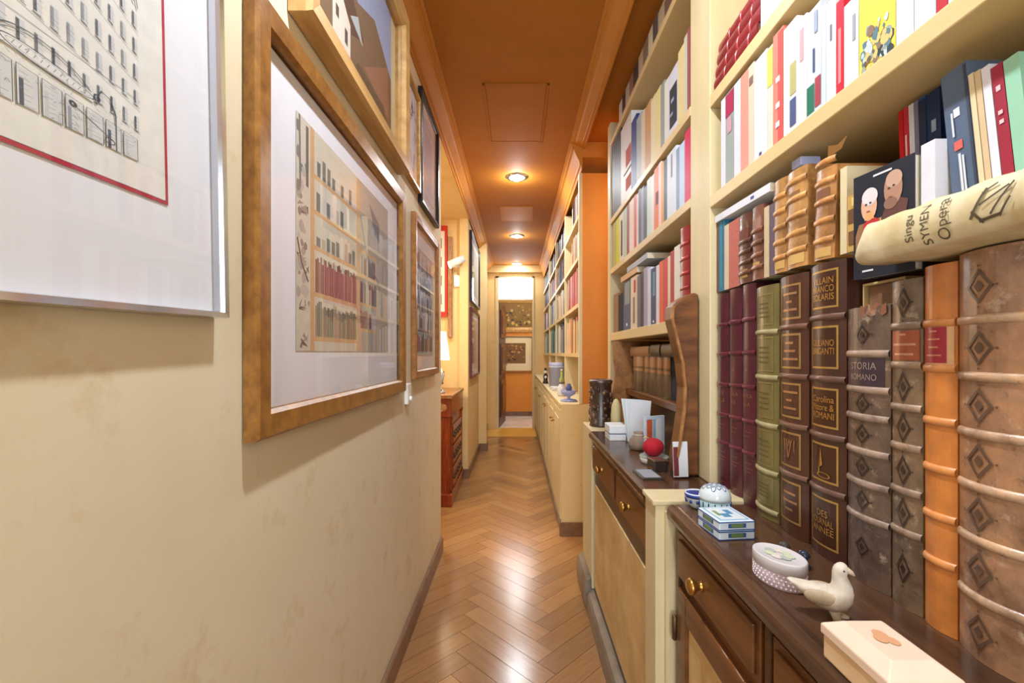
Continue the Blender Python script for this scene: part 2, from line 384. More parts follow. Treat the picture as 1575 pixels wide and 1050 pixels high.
mb = MB(); mb.box(.357, .366, 1.20, 2.09, .125, .60); mb.build('panel', M['oakpanel'], t, .002)
mb = MB(); mb.box(.3615, .372, 1.19, 2.10, .60, .665); mb.build('gap_shade_strip', M['black'], t)  # black strip painted in as the shade of the gap under the drawers
mb = MB(); mb.box(.358, .366, 1.19, 2.10, .101, .1245); mb.build('lower_gap_shade_strip', M['black'], t)  # thin black strip standing for the shade between plinth and panel
mb = MB(); mb.prism([(.325, 0), (.325, .075), (.333, .09), (.35, .10), (.87, .10), (.87, 0)], 1.19, 2.12, 'y'); mb.build('plinth', M['stone'], t)
# cream stiles
t = empty('cream_upright', (0, 0, 0), 0, 'low cream painted upright with a flat top between the two walnut cabinets', 'upright')
mb = MB(); mb.box(.335, .87, 1.10, 1.189, .0, .832); mb.build('post', M['cream'], t, .003)
mb = MB(); mb.box(.328, .87, 1.097, 1.192, .832, .845); mb.build('cap', M['cream'], t, .003)
mb = MB(); mb.box(.356, .87, 1.086, 1.0995, 0, .82); mb.build('side_strip', M['cream'], t)
t = empty('cream_upright', (0, 0, 0), 0, 'cream painted upright at the far end of the middle cabinet with a moulded foot', 'upright')
mb = MB(); mb.box(.348, .87, 2.125, 2.40, .10, .838); mb.build('post', M['cream'], t, .003)
mb = MB(); mb.prism([(.325, 0), (.318, .03), (.318, .11), (.326, .135), (.346, .15), (.346, .099), (.87, .099), (.87, 0)], 2.125, 2.41, 'y'); mb.build('foot', M['stone'], t)
# near sideboard
t = empty('sideboard', (0, 0, 0), 0, 'dark walnut sideboard with rounded top edge and brass knob under the large leather volumes', 'sideboard')
mb = MB(); mb.box(.385, .87, .20, 1.08, .0, .80); mb.build('body', M['walnut'], t)
mb = MB(); mb.prism([(.382, .795), (.368, .80), (.359, .808), (.356, .820), (.359, .832), (.367, .839), (.372, .84), (.374, .8375), (.378, .8375), (.380, .84), (.87, .84), (.87, .795)], .20, 1.083, 'y'); mb.build('top', M['walnut_dark'], t)
drawer(t, .374, .70, 1.055, .685, .788, [.905]); drawer(t, .374, .22, .665, .685, .788, [.45])
for y0, y1 in ((.70, 1.055), (.22, .665)):
    mb = MB(); x = .372
    for a in ((y0, y0+.05, .08, .66), (y1-.05, y1, .08, .66), (y0+.05, y1-.05, .60, .66), (y0+.05, y1-.05, .08, .14)): mb.box(x, x+.02, a[0], a[1], a[2], a[3])
    d = mb.build('door', M['walnut'], t, .003)
    mb = MB(); mb.box(x+.008, x+.014, y0+.05, y1-.05, .14, .60); mb.build('inset_panel', M['oakpanel'], d)
for yy in (.683, 1.067):
    mb = MB(); mb.box(.376, .39, yy-.010, yy+.010, .02, .79); mb.build('stile', M['walnut_dark'], t, .003)
for zz in (.20, .56):
    mb = MB(); mb.lathe([(.002, zz-.03), (.006, zz-.026), (.006, zz+.026), (.002, zz+.03)], .368, 1.062, 10); mb.build('hinge', M['hinge'], t)
# ------------------------------------------------------------------ bookcases (uppers)
def bookcase(label, y0, y1, shelves, x0, x1, back, zt, near_post, far_post, mat='cream'):
    t = empty('bookcase', (0, 0, 0), 0, label, 'bookcase')
    for (a, b, zb) in (near_post, far_post):
        if b > a: mb = MB(); mb.box(x0, x1, a, b, zb, zt); mb.build('upright', M[mat], t, .0025)
    for (za, zb) in shelves:
        mb = MB(); mb.box(x0, x1-.001, y0+.0005, y1-.0005, za, zb); mb.build('shelf', M['cream_shelf'], t, .002)
    mb = MB(); mb.box(x1, x1+.008, y0, y1, back, zt); mb.build('back_panel', M['cream'], t)
    return t
ZT = 2.519
NEAR = [(1.2+.398, 1.2+.430), (1.2+.672, 1.2+.706)]
MID = [(1.27, 1.313), (1.645, 1.674), (1.927, 1.956), (2.375, 2.405)]
bookcase('cream bookcase with brown leather volumes and white paperbacks, nearest on the right', .15, 1.25, NEAR, UX, .87, .841, ZT, (1.25, 1.39, .841), (.12, .148, .841))
bookcase('cream bookcase with sagging colourful shelves just beyond the cream pillar', 1.392, 2.58, MID, UX, .868, .841, 2.51, (0, 0, 0), (2.582, 2.655, .0))
mb = MB(); mb.box(.50, .87, 2.415, 2.58, 0, .838); o = mb.build('filler_board', M['cream'], bpy.data.objects['bookcase.001'])
# front board of the far end upright, closer to the passage
# far bookcase run
FX = .415; FZ = .867
t = empty('far_bookcase', (0, 0, 0), 0, 'long cream and ochre bookcase with base cupboards beyond the side passage', 'bookcase')
mb = MB(); mb.box(.30, .74, 3.035, 7.19, .0, FZ-.02); mb.build('cupboard_body', M['cream'], t)
mb = MB(); mb.box(.285, .74, 3.03, 7.19, FZ-.02, FZ); mb.build('counter', M['cream'], t, .003)
mb = MB(); mb.box(.293, .80, 2.995, 3.03, 0, FZ-.001); mb.build('lower_end_panel', M['wall2'], t, .002)
mb = MB(); mb.box(FX+.008, .80, 2.995, 3.03, FZ, 2.384); mb.build('upper_end_panel', M['ochre'], t)
mb = MB(); mb.box(FX-.006, FX+.014, 2.985, 3.035, FZ, 2.384); mb.build('edge_strip', M['cream'], t, .002)
mb = MB(); mb.box(.280, .80, 2.982, 2.994, 0, .09); mb.build('skirting', M['base'], t, .002)
mb = MB(); mb.box(.286, .300, 3.04, 7.19, 0, .07); mb.build('toe_board', M['stone'], t)
BAYS = [(3.035, 3.93), (3.97, 4.86), (4.90, 5.85), (5.89, 7.16)]
for i in range(3): mb = MB(); mb.box(FX, .74, BAYS[i][1], BAYS[i+1][0], FZ, 2.384); mb.build('upright', M['cream'], t, .002)
FSH = [1.20, 1.54, 1.86, 2.14]
for a, b in BAYS:
    for z in FSH: mb = MB(); mb.box(FX, .739, a, b, z-.028, z); mb.build('shelf', M['cream_shelf'], t)
    n = 2; w_ = (b-a)/n
    for k in range(n):
        mb = MB(); ya = a+k*w_+.01; yb = a+(k+1)*w_-.01
        mb.box(.287, .2995, ya, yb, .09, .82); mb.box(.281, .287, ya+.05, yb-.05, .15, .76)
        d = mb.build('cupboard_door', M['cream'], t, .003)
        mb = MB(); mb.lathe([(.004, .281), (.005, .268), (.011, .262), (.009, .255), (.002, .253)], ya+.06 if k else yb-.06, .70, 12, axis='x'); mb.build('knob', M['brass'], d)
mb = MB(); mb.box(.738, .7395, 3.04, 7.19, FZ, 2.38); mb.build('back_panel', M['wall2'], t)
# ------------------------------------------------------------------ books
ORD = ['first', 'second', 'third', 'fourth', 'fifth', 'sixth', 'seventh', 'eighth', 'ninth', 'tenth', 'eleventh', 'twelfth', 'thirteenth', 'fourteenth', 'fifteenth', 'sixteenth', 'seventeenth', 'eighteenth', 'nineteenth', 'twentieth', 'twenty-first', 'twenty-second', 'twenty-third', 'twenty-fourth', 'twenty-fifth']
def spine_rect(mb, t, b, y0, y1, z0, z1, off=.0006, n=6):
    ys = [y0+(y1-y0)*k/n for k in range(n+1)]
    f = lambda y: -b*(1-(2*y/t)**2)-off
    mb.grid([[(f(y), y, z0) for y in ys], [(f(y), y, z1) for y in ys]])
def spine_text(mb, t, b, txt, size, y, z, off=.0009, rot=0, maxw=None):
    T = text_tris(txt, size); w_ = max([abs(u) for p in T for u, v in p] or [1])*2; k = 1
    if maxw and w_ > maxw: k = maxw/w_
    f = lambda yy: -b*(1-(2*yy/t)**2)-off
    for p in T:
        q = []
        for u, v in p:
            u *= k; 
            if rot: yy, zz = y+v*rot, z+u*rot           # runs vertically
            else: yy, zz = y-u, z+v
            q.append((f(yy), yy, zz))
        mb.face(q)
def book(loc, t, h, d, col, mat='paper', b=None, pages=(226, 214, 186), label='', cat='book', group=None, name='book', bands=(), tilt=0, rot=None, bandcol=None, simple=False, hard=False):
    b = (.10*t if mat in ('leather', 'old_leather') else .0) if b is None else b
    c = min(.0025 if hard else .0012, t*.2)
    ys = [-t/2+t*k/8 for k in range(9)] if b else [-t/2, t/2]
    outer = [(d, -t/2)]+[(-b*(1-(2*y/t)**2), y) for y in ys]+[(d, t/2)]
    inner = [(d, t/2-c), (c, t/2-c), (c, -t/2+c), (d, -t/2+c)]
    m = MB().col(col)
    if simple: m.box(0, d, -t/2, t/2, 0, h)
    else:
        m.prism(outer+inner, 0, h, 'z')
    o = m.build(name, M[mat]); o.location = loc
    if tilt: o.rotation_euler = (tilt, 0, 0)
    if rot: o.rotation_euler = rot
    tag(o, label, cat, group)
    if not simple:
        e = .003 if (hard or mat in ('leather', 'old_leather')) else 0.0
        m = MB().col(pages); m.box(c+.0003, d-.004, -t/2+c+.0003, t/2-c-.0003, e+.0004, h-e-.0006); m.build('page_block', M['pages'], o)
    for z in bands:
        m = MB().col(bandcol or tuple(min(255, x*1.18) for x in col))
        rows = []
        for k in range(7):
            a = PI*k/6; rr = .0045 if t > .04 else .003
            rows.append([(-b*(1-(2*y/t)**2)+.0005-rr*math.sin(a)*.95, y*.985, z-rr*1.3*math.cos(a)) for y in ys])
        m.grid(rows); m.build('raised_band', M[mat], o)
    return o
def row(specs, X, zb, where, side, d=.17, cap=None, group=None, gap=.0012):
    cnt = 0
    for s in specs:
        p0, p1, ty, col, desc = s[:5]; ex = s[5] if len(s) > 5 else {}
        y1, y0 = X2Y(p0, X), X2Y(p1, X); ym = (y0+y1)/2; t = y1-y0-gap; px = (p0+p1)/2
        h = 1.2+(543-ty)*X2Y(px, X)/700-zb
        if cap: h = min(h, cap-zb-.004)
        o = book((X+ex.get('dx', 0), ym, zb+.0005), t, h, ex.get('d', d)-ex.get('dx', 0)+R.uniform(-.008, .004), col, ex.get('mat', 'gloss'), label=f"{desc}, {ORD[cnt]} {side} {where}", group=group, bands=ex.get('bands', ()), tilt=ex.get('tilt', 0), hard=ex.get('hard', False), pages=ex.get('pages', (232, 224, 204)), b=ex.get('b'))
        cnt += 1
        for mk, (u0, u1, v0, v1, c) in enumerate(ex.get('marks', ())):      # fractions of thickness (left->right) and height
            m = MB().col(c); bb = (.10*t if ex.get('mat') in ('leather', 'old_leather') else 0) if ex.get('b') is None else ex['b']
            spine_rect(m, t, bb, t/2-u1*t, t/2-u0*t, v0*h, v1*h, .0007+.00025*mk); m.build('spine_mark', M['ink'], o)
        if ex.get('art'):
            qq = random.Random(21); m = MB()
            for k in range(70):
                v = qq.uniform(.03, .52); wd = .40*(1-.9*max(0, v-.2)); u = qq.uniform(.5-wd, .5+wd)-.5; r = qq.uniform(.002, .008)
                m.col(qq.choice([(96, 84, 62), (86, 120, 134), (136, 110, 88), (190, 205, 215), (40, 60, 66), (150, 160, 150), (206, 190, 120)]))
                m.face([(-.0007-k*.00001, -u*t+r*qq.uniform(.6, 1.1)*math.cos(a_), v*h+1.4*r*qq.uniform(.6, 1.1)*math.sin(a_)) for a_ in [2*PI*j/7 for j in range(7)]])
            m.build('cover_picture', M['ink'], o)
        if ex.get('txt'):
            txt, sz, v, c = ex['txt']; m = MB().col(c); spine_text(m, t, 0, txt, sz, 0, v*h, rot=-1 if ex.get('down') else 1, maxw=h*.5); m.build('spine_title', M['ink'], o)
def T(v0, v1, c=(70, 70, 80), u0=.3, u1=.7): return (u0, u1, v0, v1, c)
W = (214, 217, 228); CR = (228, 216, 186)
# --- near bookcase, shelf with white paperbacks
nz = NEAR[0][1]; SX = UX+.008
row([
 (1109, 1116, 127, W, 'slim white paperback'),
 (1116, 1129, 118, (150, 160, 158), 'grey-green paperback with crimson top band', {'marks': [(0, 1, .74, .985, (166, 24, 74)), (.25, .75, .55, .72, (196, 150, 160))]}),
 (1129, 1139, 116, W, 'white paperback'),
 (1139, 1151, 107, (226, 150, 132), 'salmon pink paperback'),
 (1151, 1160, 98, (222, 200, 178), 'beige paperback with small brown square', {'marks': [(.15, .85, .80, .88, (130, 100, 90))]}),
 (1160, 1180, 86, (226, 226, 242), 'broad white paperback', {'marks': [(.4, .6, .03, .06, (90, 70, 120))]}),
 (1180, 1189, 72, (206, 214, 198), 'pale green paperback with yellow top', {'marks': [(0, 1, .62, .98, (232, 208, 96))]}),
 (1189, 1205, 43, (232, 134, 118), 'coral red paperback with white spots', {'marks': [(.5, 1, .02, .98, (214, 84, 76)), T(.55, .6, W), T(.32, .37, W), T(.15, .20, W)]}),
 (1205, 1226, 36, (232, 232, 238), 'white paperback with olive and blue foot', {'marks': [(.5, .95, .34, .62, (176, 170, 110)), (.5, .95, .06, .30, (70, 84, 130))]}),
 (1226, 1241, 28, (236, 222, 226), 'white paperback with faint pink lettering', {'marks': [T(.6, .9, (206, 160, 170))]}),
 (1241, 1263, 12, (214, 224, 240), 'bluish white book with green and red foot', {'marks': [(.0, .55, .04, .30, (24, 110, 84)), (.6, 1, .06, .33, (160, 60, 72)), (.45, .6, .40, .62, (70, 80, 120)), (.55, .8, .75, .95, (150, 165, 190))]}),
 (1263, 1271, 8, (198, 212, 228), 'slim light blue book'),
 (1271, 1286, 0, (226, 234, 240), 'white book with small grey title', {'marks': [T(.60, .76, (110, 115, 130), .4, .6)]}),
 (1286, 1298, 0, (216, 40, 62), 'bright red paperback', {'marks': [T(.12, .7, (240, 130, 130))]}),
 (1298, 1321, 0, (216, 222, 234), 'wide pale grey-white book', {'marks': [T(.5, .8, (150, 155, 170), .6, .8)]}),
 (1321, 1378, -30, (236, 214, 84), 'thick yellow book with mottled brown picture', {'hard': True, 'art': True}),
 (1378, 1406, -30, (224, 226, 238), 'white book with grey cover'),
 (1406, 1440, -30, (214, 218, 230), 'wide pale lilac-grey book'),
 (1440, 1458, -50, (186, 40, 58), 'deep red book'),
 (1458, 1500, -60, W, 'white book near the edge'),
], SX, nz, 'near white-paperback shelf', 'right of the pillar,', .20, NEAR[1][0]-.006)
# --- near bookcase, top shelf: crimson volumes lying flat then upright
z = NEAR[1][1]
for k in range(4):
    th = .034 if k < 3 else .03; y1, y0 = 1.235, X2Y(1166+k*4, SX)
    o = book((SX+.004*k, (y0+y1)/2, z+th/2+.0005), th-.001, y1-y0-.004*k, .19, (138+8*(k % 2), 32, 40), 'leather', label=f"crimson leather volume lying flat on the highest near shelf, {['bottom', 'second from bottom', 'third from bottom', 'top'][k]} of the pile", rot=(PI/2, 0, 0), bands=[.06, .12, .18])
    o.location = (SX+.004*k, y1, z+th/2+.0005); z += th
row([(1170, 1181, -40, W, 'slim white book'), (1181, 1192, -40, (206, 220, 228), 'pale blue book'), (1192, 1210, -50, W, 'white book'), (1210, 1230, -60, (226, 218, 200), 'cream book')],
    SX, NEAR[1][1], 'highest near shelf', 'upright beside the crimson pile,', .19, 2.45)
# --- small antique books standing on the big volumes
az = 1.2+.166; AX = .548
CB = .33
gt = (176, 128, 70)
def bnd(h, n): return [h*(k+1)/(n+1) for k in range(n)]
row([
 (1102, 1105.5, 342, (110, 78, 62), 'thin brown book'),
 (1105.5, 1114, 336, (52, 122, 150), 'blue-teal paperback', {'marks': [T(.05, .95, (96, 160, 186), .45, .6)]}),
 (1114, 1121, 346, (212, 196, 170), 'ragged cream booklet', {'mat': 'paper'}),
 (1121, 1137, 339, (196, 112, 98), 'salmon-coloured cloth book', {'mat': 'cloth'}),
 (1137, 1157, 330, (84, 48, 34), 'dark brown old leather book with gilt bands', {'mat': 'old_leather', 'bands': bnd(.125, 4), 'marks': [(.15, .85, .62, .78, (110, 60, 44)), (.2, .8, .08, .2, (170, 130, 70))]}),
 (1157, 1175, 318, (116, 72, 54), 'brown old leather book with a pale label', {'mat': 'old_leather', 'bands': bnd(.14, 4), 'marks': [(.12, .88, .66, .84, (156, 116, 100)), (.2, .8, .14, .24, (190, 150, 90))]}),
 (1175, 1183, 318, (206, 186, 150), 'slim cream book', {'mat': 'paper'}),
 (1183, 1191, 314, (98, 82, 96), 'slim mauve-grey book'),
 (1191, 1211, 277, gt, 'golden tan leather volume, narrower,', {'mat': 'old_leather', 'bands': bnd(.19, 5), 'marks': [(.1, .9, .04, .13, (206, 164, 96))]}),
 (1211, 1243, 262, (184, 136, 78), 'golden tan leather volume with five raised bands,', {'mat': 'old_leather', 'bands': bnd(.203, 5), 'marks': [(.1, .9, .04, .14, (214, 174, 104)), (.2, .75, .68, .78, (140, 96, 60))], 'd': .2}),
 (1252, 1284, 262, (178, 126, 70), 'tall tan leather volume leaning right', {'mat': 'old_leather', 'bands': bnd(.205, 5), 'marks': [(.1, .9, .03, .13, (210, 168, 100)), (.15, .8, .66, .78, (128, 84, 56))], 'tilt': .045}),
 (1292, 1303, 258, (222, 208, 168), 'parchment-covered folder', {'mat': 'paper'}),
 (1303, 1319, 300, (206, 166, 92), 'gold and brown patterned box', {'mat': 'gloss', 'marks': [(.1, .9, .5, .75, (110, 72, 40)), (.15, .8, .12, .36, (120, 80, 44)), (.5, .8, .8, .95, (236, 206, 130))]}),
], AX, az, 'small antique row', 'right of the pillar,', .17, NEAR[0][0]-.006)
# torn paper sticking out of the leaning volume
mb = MB().col((196, 150, 90)); yb = X2Y(1275, AX)
mb.face([(AX+.01, yb+.018, az+.184), (AX+.01, yb-.016, az+.186), (AX+.014, yb-.024, az+.205), (AX+.012, yb-.005, az+.198), (AX+.014, yb+.022, az+.208)])
o = mb.build('paper_slip', M['paper']); o.modifiers.new('s', 'SOLIDIFY').thickness = .0006
tag(o, 'torn tan paper slip sticking up from the leaning tan volume', 'paper')
# pamphlet lying on the small books
o = book((AX-.004, 1.235, az+.157), .018, .270, .18, (222, 224, 234), 'paper', label='white pamphlet lying flat across the small antique books', rot=(PI/2+.03, 0, 0), name='pamphlet', cat='pamphlet')
o.location = (AX-.006, 1.245, az+.1985); m = MB().col((70, 90, 160)); spine_rect(m, .016, 0, -.003, .003, .19, .205, .0008, 2); m.build('blue_mark', M['ink'], o)
mb = MB().col((176, 184, 226)); mb.box(AX+.01, AX+.05, .895, .925, az+.2045, az+.222); o = mb.build('small_box', M['paper'], None, .002); tag(o, 'tiny lilac cardboard box on top of the golden tan leather volume', 'box')
# dark paperback with portraits, facing out
t = empty('portrait_book', (.537, .722, 1.2+.1155), 0, 'dark navy paperback with two portrait heads on its cover, facing out', 'book')
t.rotation_euler = (0, 0, -PI/2+.14); t.scale = (.74, 1, .96)
mb = MB().col((34, 38, 50)); mb.box(0, .128, -.002, 0, 0, .168); mb.box(0, .128, .0135, .0155, 0, .168); mb.box(-.0015, 0, -.002, .0155, 0, .168); mb.build('cover', M['gloss'], t)
mb = MB().col((232, 224, 206)); mb.box(.0005, .125, .0003, .0132, .002, .166); mb.build('page_block', M['pages'], t)
mb = MB()
def disc(mb, cx, cz, rx, rz, y, n=18, col=None):
    if col: mb.col(col)
    mb.face([(cx+rx*math.cos(2*PI*k/n), y, cz+rz*math.sin(2*PI*k/n)) for k in range(n)])
def poly(mb, pts, y, col): mb.col(col); mb.face([(a, y, b) for a, b in pts])
poly(mb, [(.004, .045), (.10, .045), (.108, .075), (.09, .092), (.012, .088), (.004, .07)], -.0024, (150, 112, 70))
poly(mb, [(.018, .04), (.056, .04), (.058, .088), (.04, .098), (.022, .086)], -.0027, (196, 44, 50))
for k in range(5): poly(mb, [(.06+k*.008, .045), (.064+k*.008, .045), (.064+k*.008, .088), (.06+k*.008, .09)], -.0027, [(214, 184, 84), (70, 60, 90), (216, 190, 100), (160, 60, 80), (214, 180, 80)][k])
poly(mb, [(.062, .086), (.112, .080), (.118, .105), (.10, .112), (.07, .10)], -.0029, (96, 58, 52))
disc(mb, .036, .114, .018, .024, -.0031, col=(222, 176, 146)); disc(mb, .038, .128, .018, .014, -.0033, col=(222, 214, 220))
poly(mb, [(.026, .092), (.048, .092), (.044, .104), (.030, .104)], -.0033, (232, 170, 110))
disc(mb, .088, .128, .019, .026, -.0031, col=(176, 132, 110)); disc(mb, .090, .142, .017, .013, -.0033, col=(196, 160, 138)); disc(mb, .083, .107, .014, .009, -.0034, col=(140, 104, 88))
for cx, cz in ((.030, .117), (.040, .118), (.080, .130), (.090, .132)): disc(mb, cx, cz, .003, .0016, -.0036, 8, (70, 50, 48))
for cx, cz in ((.035, .105), (.083, .116)): disc(mb, cx, cz, .005, .0012, -.0036, 8, (150, 70, 66))
poly(mb, [(.045, .157), (.085, .157), (.085, .160), (.045, .160)], -.0026, (220, 220, 225)); poly(mb, [(.01, .036), (.03, .036), (.03, .041), (.01, .041)], -.0026, (226, 226, 230))
poly(mb, [(.02, .010), (.045, .010), (.045, .013), (.02, .013)], -.0026, (220, 220, 225))
mb.build('cover_picture', M['ink'], t)
# --- the row of very large volumes standing on the sideboard
def diamond(mb, t, b, y, z, ry, rz, off=.0012):      # tooled lozenge: outline, centre and four sprigs
    def P(yy, zz): return (-b*(1-(2*yy/t)**2)-off, yy, zz)
    C4 = [(1, 0), (0, 1), (-1, 0), (0, -1)]
    for k in range(4):
        (a0, c0), (a1, c1) = C4[k], C4[(k+1) % 4]; q = .74
        for f0, f1 in ((0, .5), (.5, 1)):
            u0, v0, u1, v1 = a0+(a1-a0)*f0, c0+(c1-c0)*f0, a0+(a1-a0)*f1, c0+(c1-c0)*f1
            mb.face([P(y+u0*ry, z+v0*rz), P(y+u1*ry, z+v1*rz), P(y+u1*q*ry, z+v1*q*rz), P(y+u0*q*ry, z+v0*q*rz)])
        mb.face([P(y+a0*ry*1.25-c0*.002, z+c0*rz*1.2-a0*.002), P(y+a0*ry*1.05, z+c0*rz*1.05), P(y+a0*ry*1.25+c0*.002, z+c0*rz*1.2+a0*.002)])
    mb.face([P(y+.36*ry, z), P(y, z+.36*rz), P(y-.36*ry, z), P(y, z-.36*rz)])
def frame_on(mb, t, b, y0, y1, z0, z1, w_=.0025):
    for a in ((y0, y1, z0, z0+w_), (y0, y1, z1-w_, z1), (y0, y0+w_, z0, z1), (y1-w_, y1, z0, z1)):
        spine_rect(mb, t, b, *a, .0008, 5 if a[1]-a[0] > .01 else 1)
VX = .552
def volume(p0, p1, up, col, mat, fr, label, X=VX, bfac=.11, d=.29, bandcol=None, pages=(196, 172, 130)):
    y1, y0 = X2Y(p0, X), X2Y(p1, X); t = y1-y0-.0016; h = up+.36-.001
    o = book((X, (y0+y1)/2, .8405), t, h, d, col, mat, b=bfac*t, pages=pages, label=label, bands=[f*h for f in fr], hard=True, name='leather_volume', cat='book', bandcol=bandcol)
    return o, t, h, bfac*t
GD = (196, 158, 96); GF = (120, 92, 48)
for i, (p0, p1, up, tx) in enumerate(((1104, 1122, .158, ['ARTE', 'DELLA']), (1122, 1142, .162, ['SCALA', 'ORA']), (1142, 1163.5, .164, ['ARTICA', 'ELLA']))):
    o, t, h, b = volume(p0, p1, up, (86, 26, 42), 'leather', (.84, .69, .535, .38, .235), f"dark crimson leather volume with faint gilt lettering, {ORD[i]} big volume from the pillar")
    m = MB().col((176, 128, 96))
    spine_text(m, t, b, tx[0], .014, 0, .47*h+.012, maxw=t*.7); spine_text(m, t, b, tx[1], .014, 0, .47*h-.008, maxw=t*.7)
    spine_text(m, t, b, 'XII', .008, 0, .61*h, maxw=t*.3)
    for v, u in ((.33, .3), (.31, .22), (.19, .3), (.165, .34), (.15, .25), (.04, .3)): spine_rect(m, t, b, -u*t, u*t, v*h, v*h+.0012)
    m.build('gilt_title', M['gold'], o)
o, t, h, b = volume(1163.5, 1199, .148, (124, 112, 62), 'leather', (.80, .605, .40, .20, .035), 'olive green leather volume with framed panels, between the crimson and the brown volumes', bandcol=(176, 166, 122))
fm = MB().col((164, 152, 100)); ti = MB().col((96, 84, 46))
for z0, z1 in ((.63, .78), (.43, .585), (.225, .38), (.06, .18), (.83, .965)):
    frame_on(fm, t, b, -.36*t, .36*t, z0*h, z1*h, .0035)
    for k in range(4): spine_rect(ti, t, b, -.22*t, .22*t, (z0+(z1-z0)*(.25+.14*k))*h, (z0+(z1-z0)*(.25+.14*k))*h+.003)
fm.build('panel_frame', M['gold'], o); ti.build('gilt_title', M['ink'], o)
o, t, h, b = volume(1200, 1245, .155, (86, 50, 34), 'leather', (.80, .61, .42, .23), 'narrower brown leather volume with five gilt framed panels', bandcol=(120, 84, 68))
fm = MB().col(GD); ti = MB().col((200, 150, 104))
for i, (z0, z1) in enumerate(((.83, .965), (.64, .775), (.45, .585), (.26, .395), (.05, .205))):
    frame_on(fm, t, b, -.34*t, .34*t, z0*h, z1*h, .004); zm = (z0+z1)/2*h
    if i == 3:
        for a in (-.18, 0, .16):
            for s in (-1, 1): ti.face([(-b-.001+abs(a)*.02, a*t*.8, zm-.02), (-b-.001+abs(a)*.02, a*t*.8+.003, zm-.02), (-b-.001, a*t*.5+s*.008, zm+.02), (-b-.001, a*t*.5+s*.008-.003, zm+.02)])
    else:
        for k, u in enumerate([(.24, .10, .24), (.14, .2, .26), (.26, .1, .22), (), (.2, .24, .12)][i]): spine_rect(ti, t, b, -u*t, u*t, zm+.016-.016*k-.002, zm+.016-.016*k+.0025)
fm.build('panel_frame', M['gold'], o); ti.build('gilt_title', M['gold'], o)
o, t, h, b = volume(1247, 1303, .160, (78, 44, 32), 'leather', (.815, .605, .41, .225), 'broad brown leather volume with bright gilt framed titles and a quill emblem', bandcol=(110, 78, 66))
fm = MB().col((206, 166, 92)); ti = MB().col((212, 160, 80)); pn = MB().col((70, 34, 14))
TX = [['VILLAIN', 'BRANCO', 'SOLARIS'], ['GIULIANO', 'BRIGANTI'], ['Carolina', 'Pittore &', 'ROMANI'], None, ['DES', 'JOURNAL', 'ANNEE']]
for i, (z0, z1) in enumerate(((.845, .975), (.64, .785), (.44, .575), (.255, .385), (.035, .20))):
    spine_rect(pn, t, b, -.37*t, .37*t, z0*h, z1*h, .0004); frame_on(fm, t, b, -.37*t, .37*t, z0*h, z1*h, .0035); zm = (z0+z1)/2*h
    if TX[i]:
        n = len(TX[i])
        for k, s in enumerate(TX[i]): spine_text(ti, t, b, s, .0165, 0, zm+(n-1)/2*.0145-k*.0145, maxw=t*.58, off=.0013)
    else:
        ti.face([(-b-.0014, .006, zm-.02), (-b-.0014, .009, zm-.02), (-b-.0014, .003, zm+.026)])
        ti.face([(-b-.0014, .009, zm-.012), (-b-.0014, -.002, zm-.004), (-b-.0014, .003, zm+.026)])
        for k in range(12):
            a0, a1 = 2*PI*k/12, 2*PI*(k+1)/12
            P = lambda a, r: (-b-.0014+abs(-.004+.017*math.cos(a)*r)*.03, -.004+.017*math.cos(a)*r, zm-.022+.005*math.sin(a)*r)
            ti.face([P(a0, 1), P(a1, 1), P(a1, .8), P(a0, .8)])
pn.build('title_panel', M['leather'], o); fm.build('panel_frame', M['gold'], o); ti.build('gilt_title', M['gold'], o)
DK = (52, 38, 32)
fr = (.83, .70, .6, .475, .36, .235)
o, t, h, b = volume(1304, 1371, .073, (98, 78, 66), 'old_leather', fr, 'worn grey-brown leather volume with dark title label and torn head, lowest big volume', bandcol=(150, 128, 114))

m = MB().col((66, 50, 60)); spine_rect(m, t, b, -.42*t, .42*t, .715*h, .815*h, .001); lab = m.build('title_label', M['leather'], o)
m = MB().col((186, 168, 160)); spine_text(m, t, b, 'STORIA', .016, 0, .785*h, maxw=t*.6, off=.0016); spine_text(m, t, b, 'ROMANO', .014, 0, .745*h, maxw=t*.6, off=.0016); m.build('gilt_title', M['gold'], lab)
m = MB().col(DK)
for z in (.90, .65, .54, .42, .30, .13): diamond(m, t, b, .0, z*h, .015, .016)
m.build('tooled_diamond', M['leather'], o)
m = MB().col((136, 86, 62)); m.grid([[(-b*(1-(2*y/t)**2)-.001-.002*math.sin(y*300+k), y, h-.014+.016*k+.003*math.sin(y*420)) for y in [-.46*t+.46*t*j/8 for j in range(9)]] for k in (0, .5, 1)]); m.build('torn_head', M['old_leather'], o)
fr = (.86, .74, .61, .49, .355, .23)
o, t, h, b = volume(1372, 1421, .104, (116, 94, 72), 'old_leather', fr, 'mottled brown leather volume with tooled diamonds and a red-brown label, left of the orange one', bandcol=(140, 116, 96))

m = MB().col((172, 88, 56)); spine_rect(m, t, b, -.44*t, .44*t, .755*h, .845*h, .001); lab = m.build('title_label', M['leather'], o)
m = MB().col((226, 176, 140))
for k, u in enumerate((.1, .36, .3)): spine_rect(m, t, b, -u*t, u*t, (.83-.03*k)*h, (.83-.03*k)*h+.003, .0014)
m.build('gilt_title', M['gold'], lab)
m = MB().col((58, 42, 36))
for z in (.93, .675, .55, .42, .29, .12): diamond(m, t, b, .0, z*h, .012, .022)
m.build('tooled_diamond', M['leather'], o)
fr = (.84, .715, .57, .44, .31, .186)
o, t, h, b = volume(1422, 1474, .116, (222, 138, 66), 'leather', fr, 'bright orange leather volume with a crimson title label', bandcol=(226, 150, 84), bfac=.14)
m = MB().col((240, 190, 140)); spine_rect(m, t, b, -.45*t, .46*t, .722*h, .835*h, .0008); m.build('label_border', M['leather'], o)
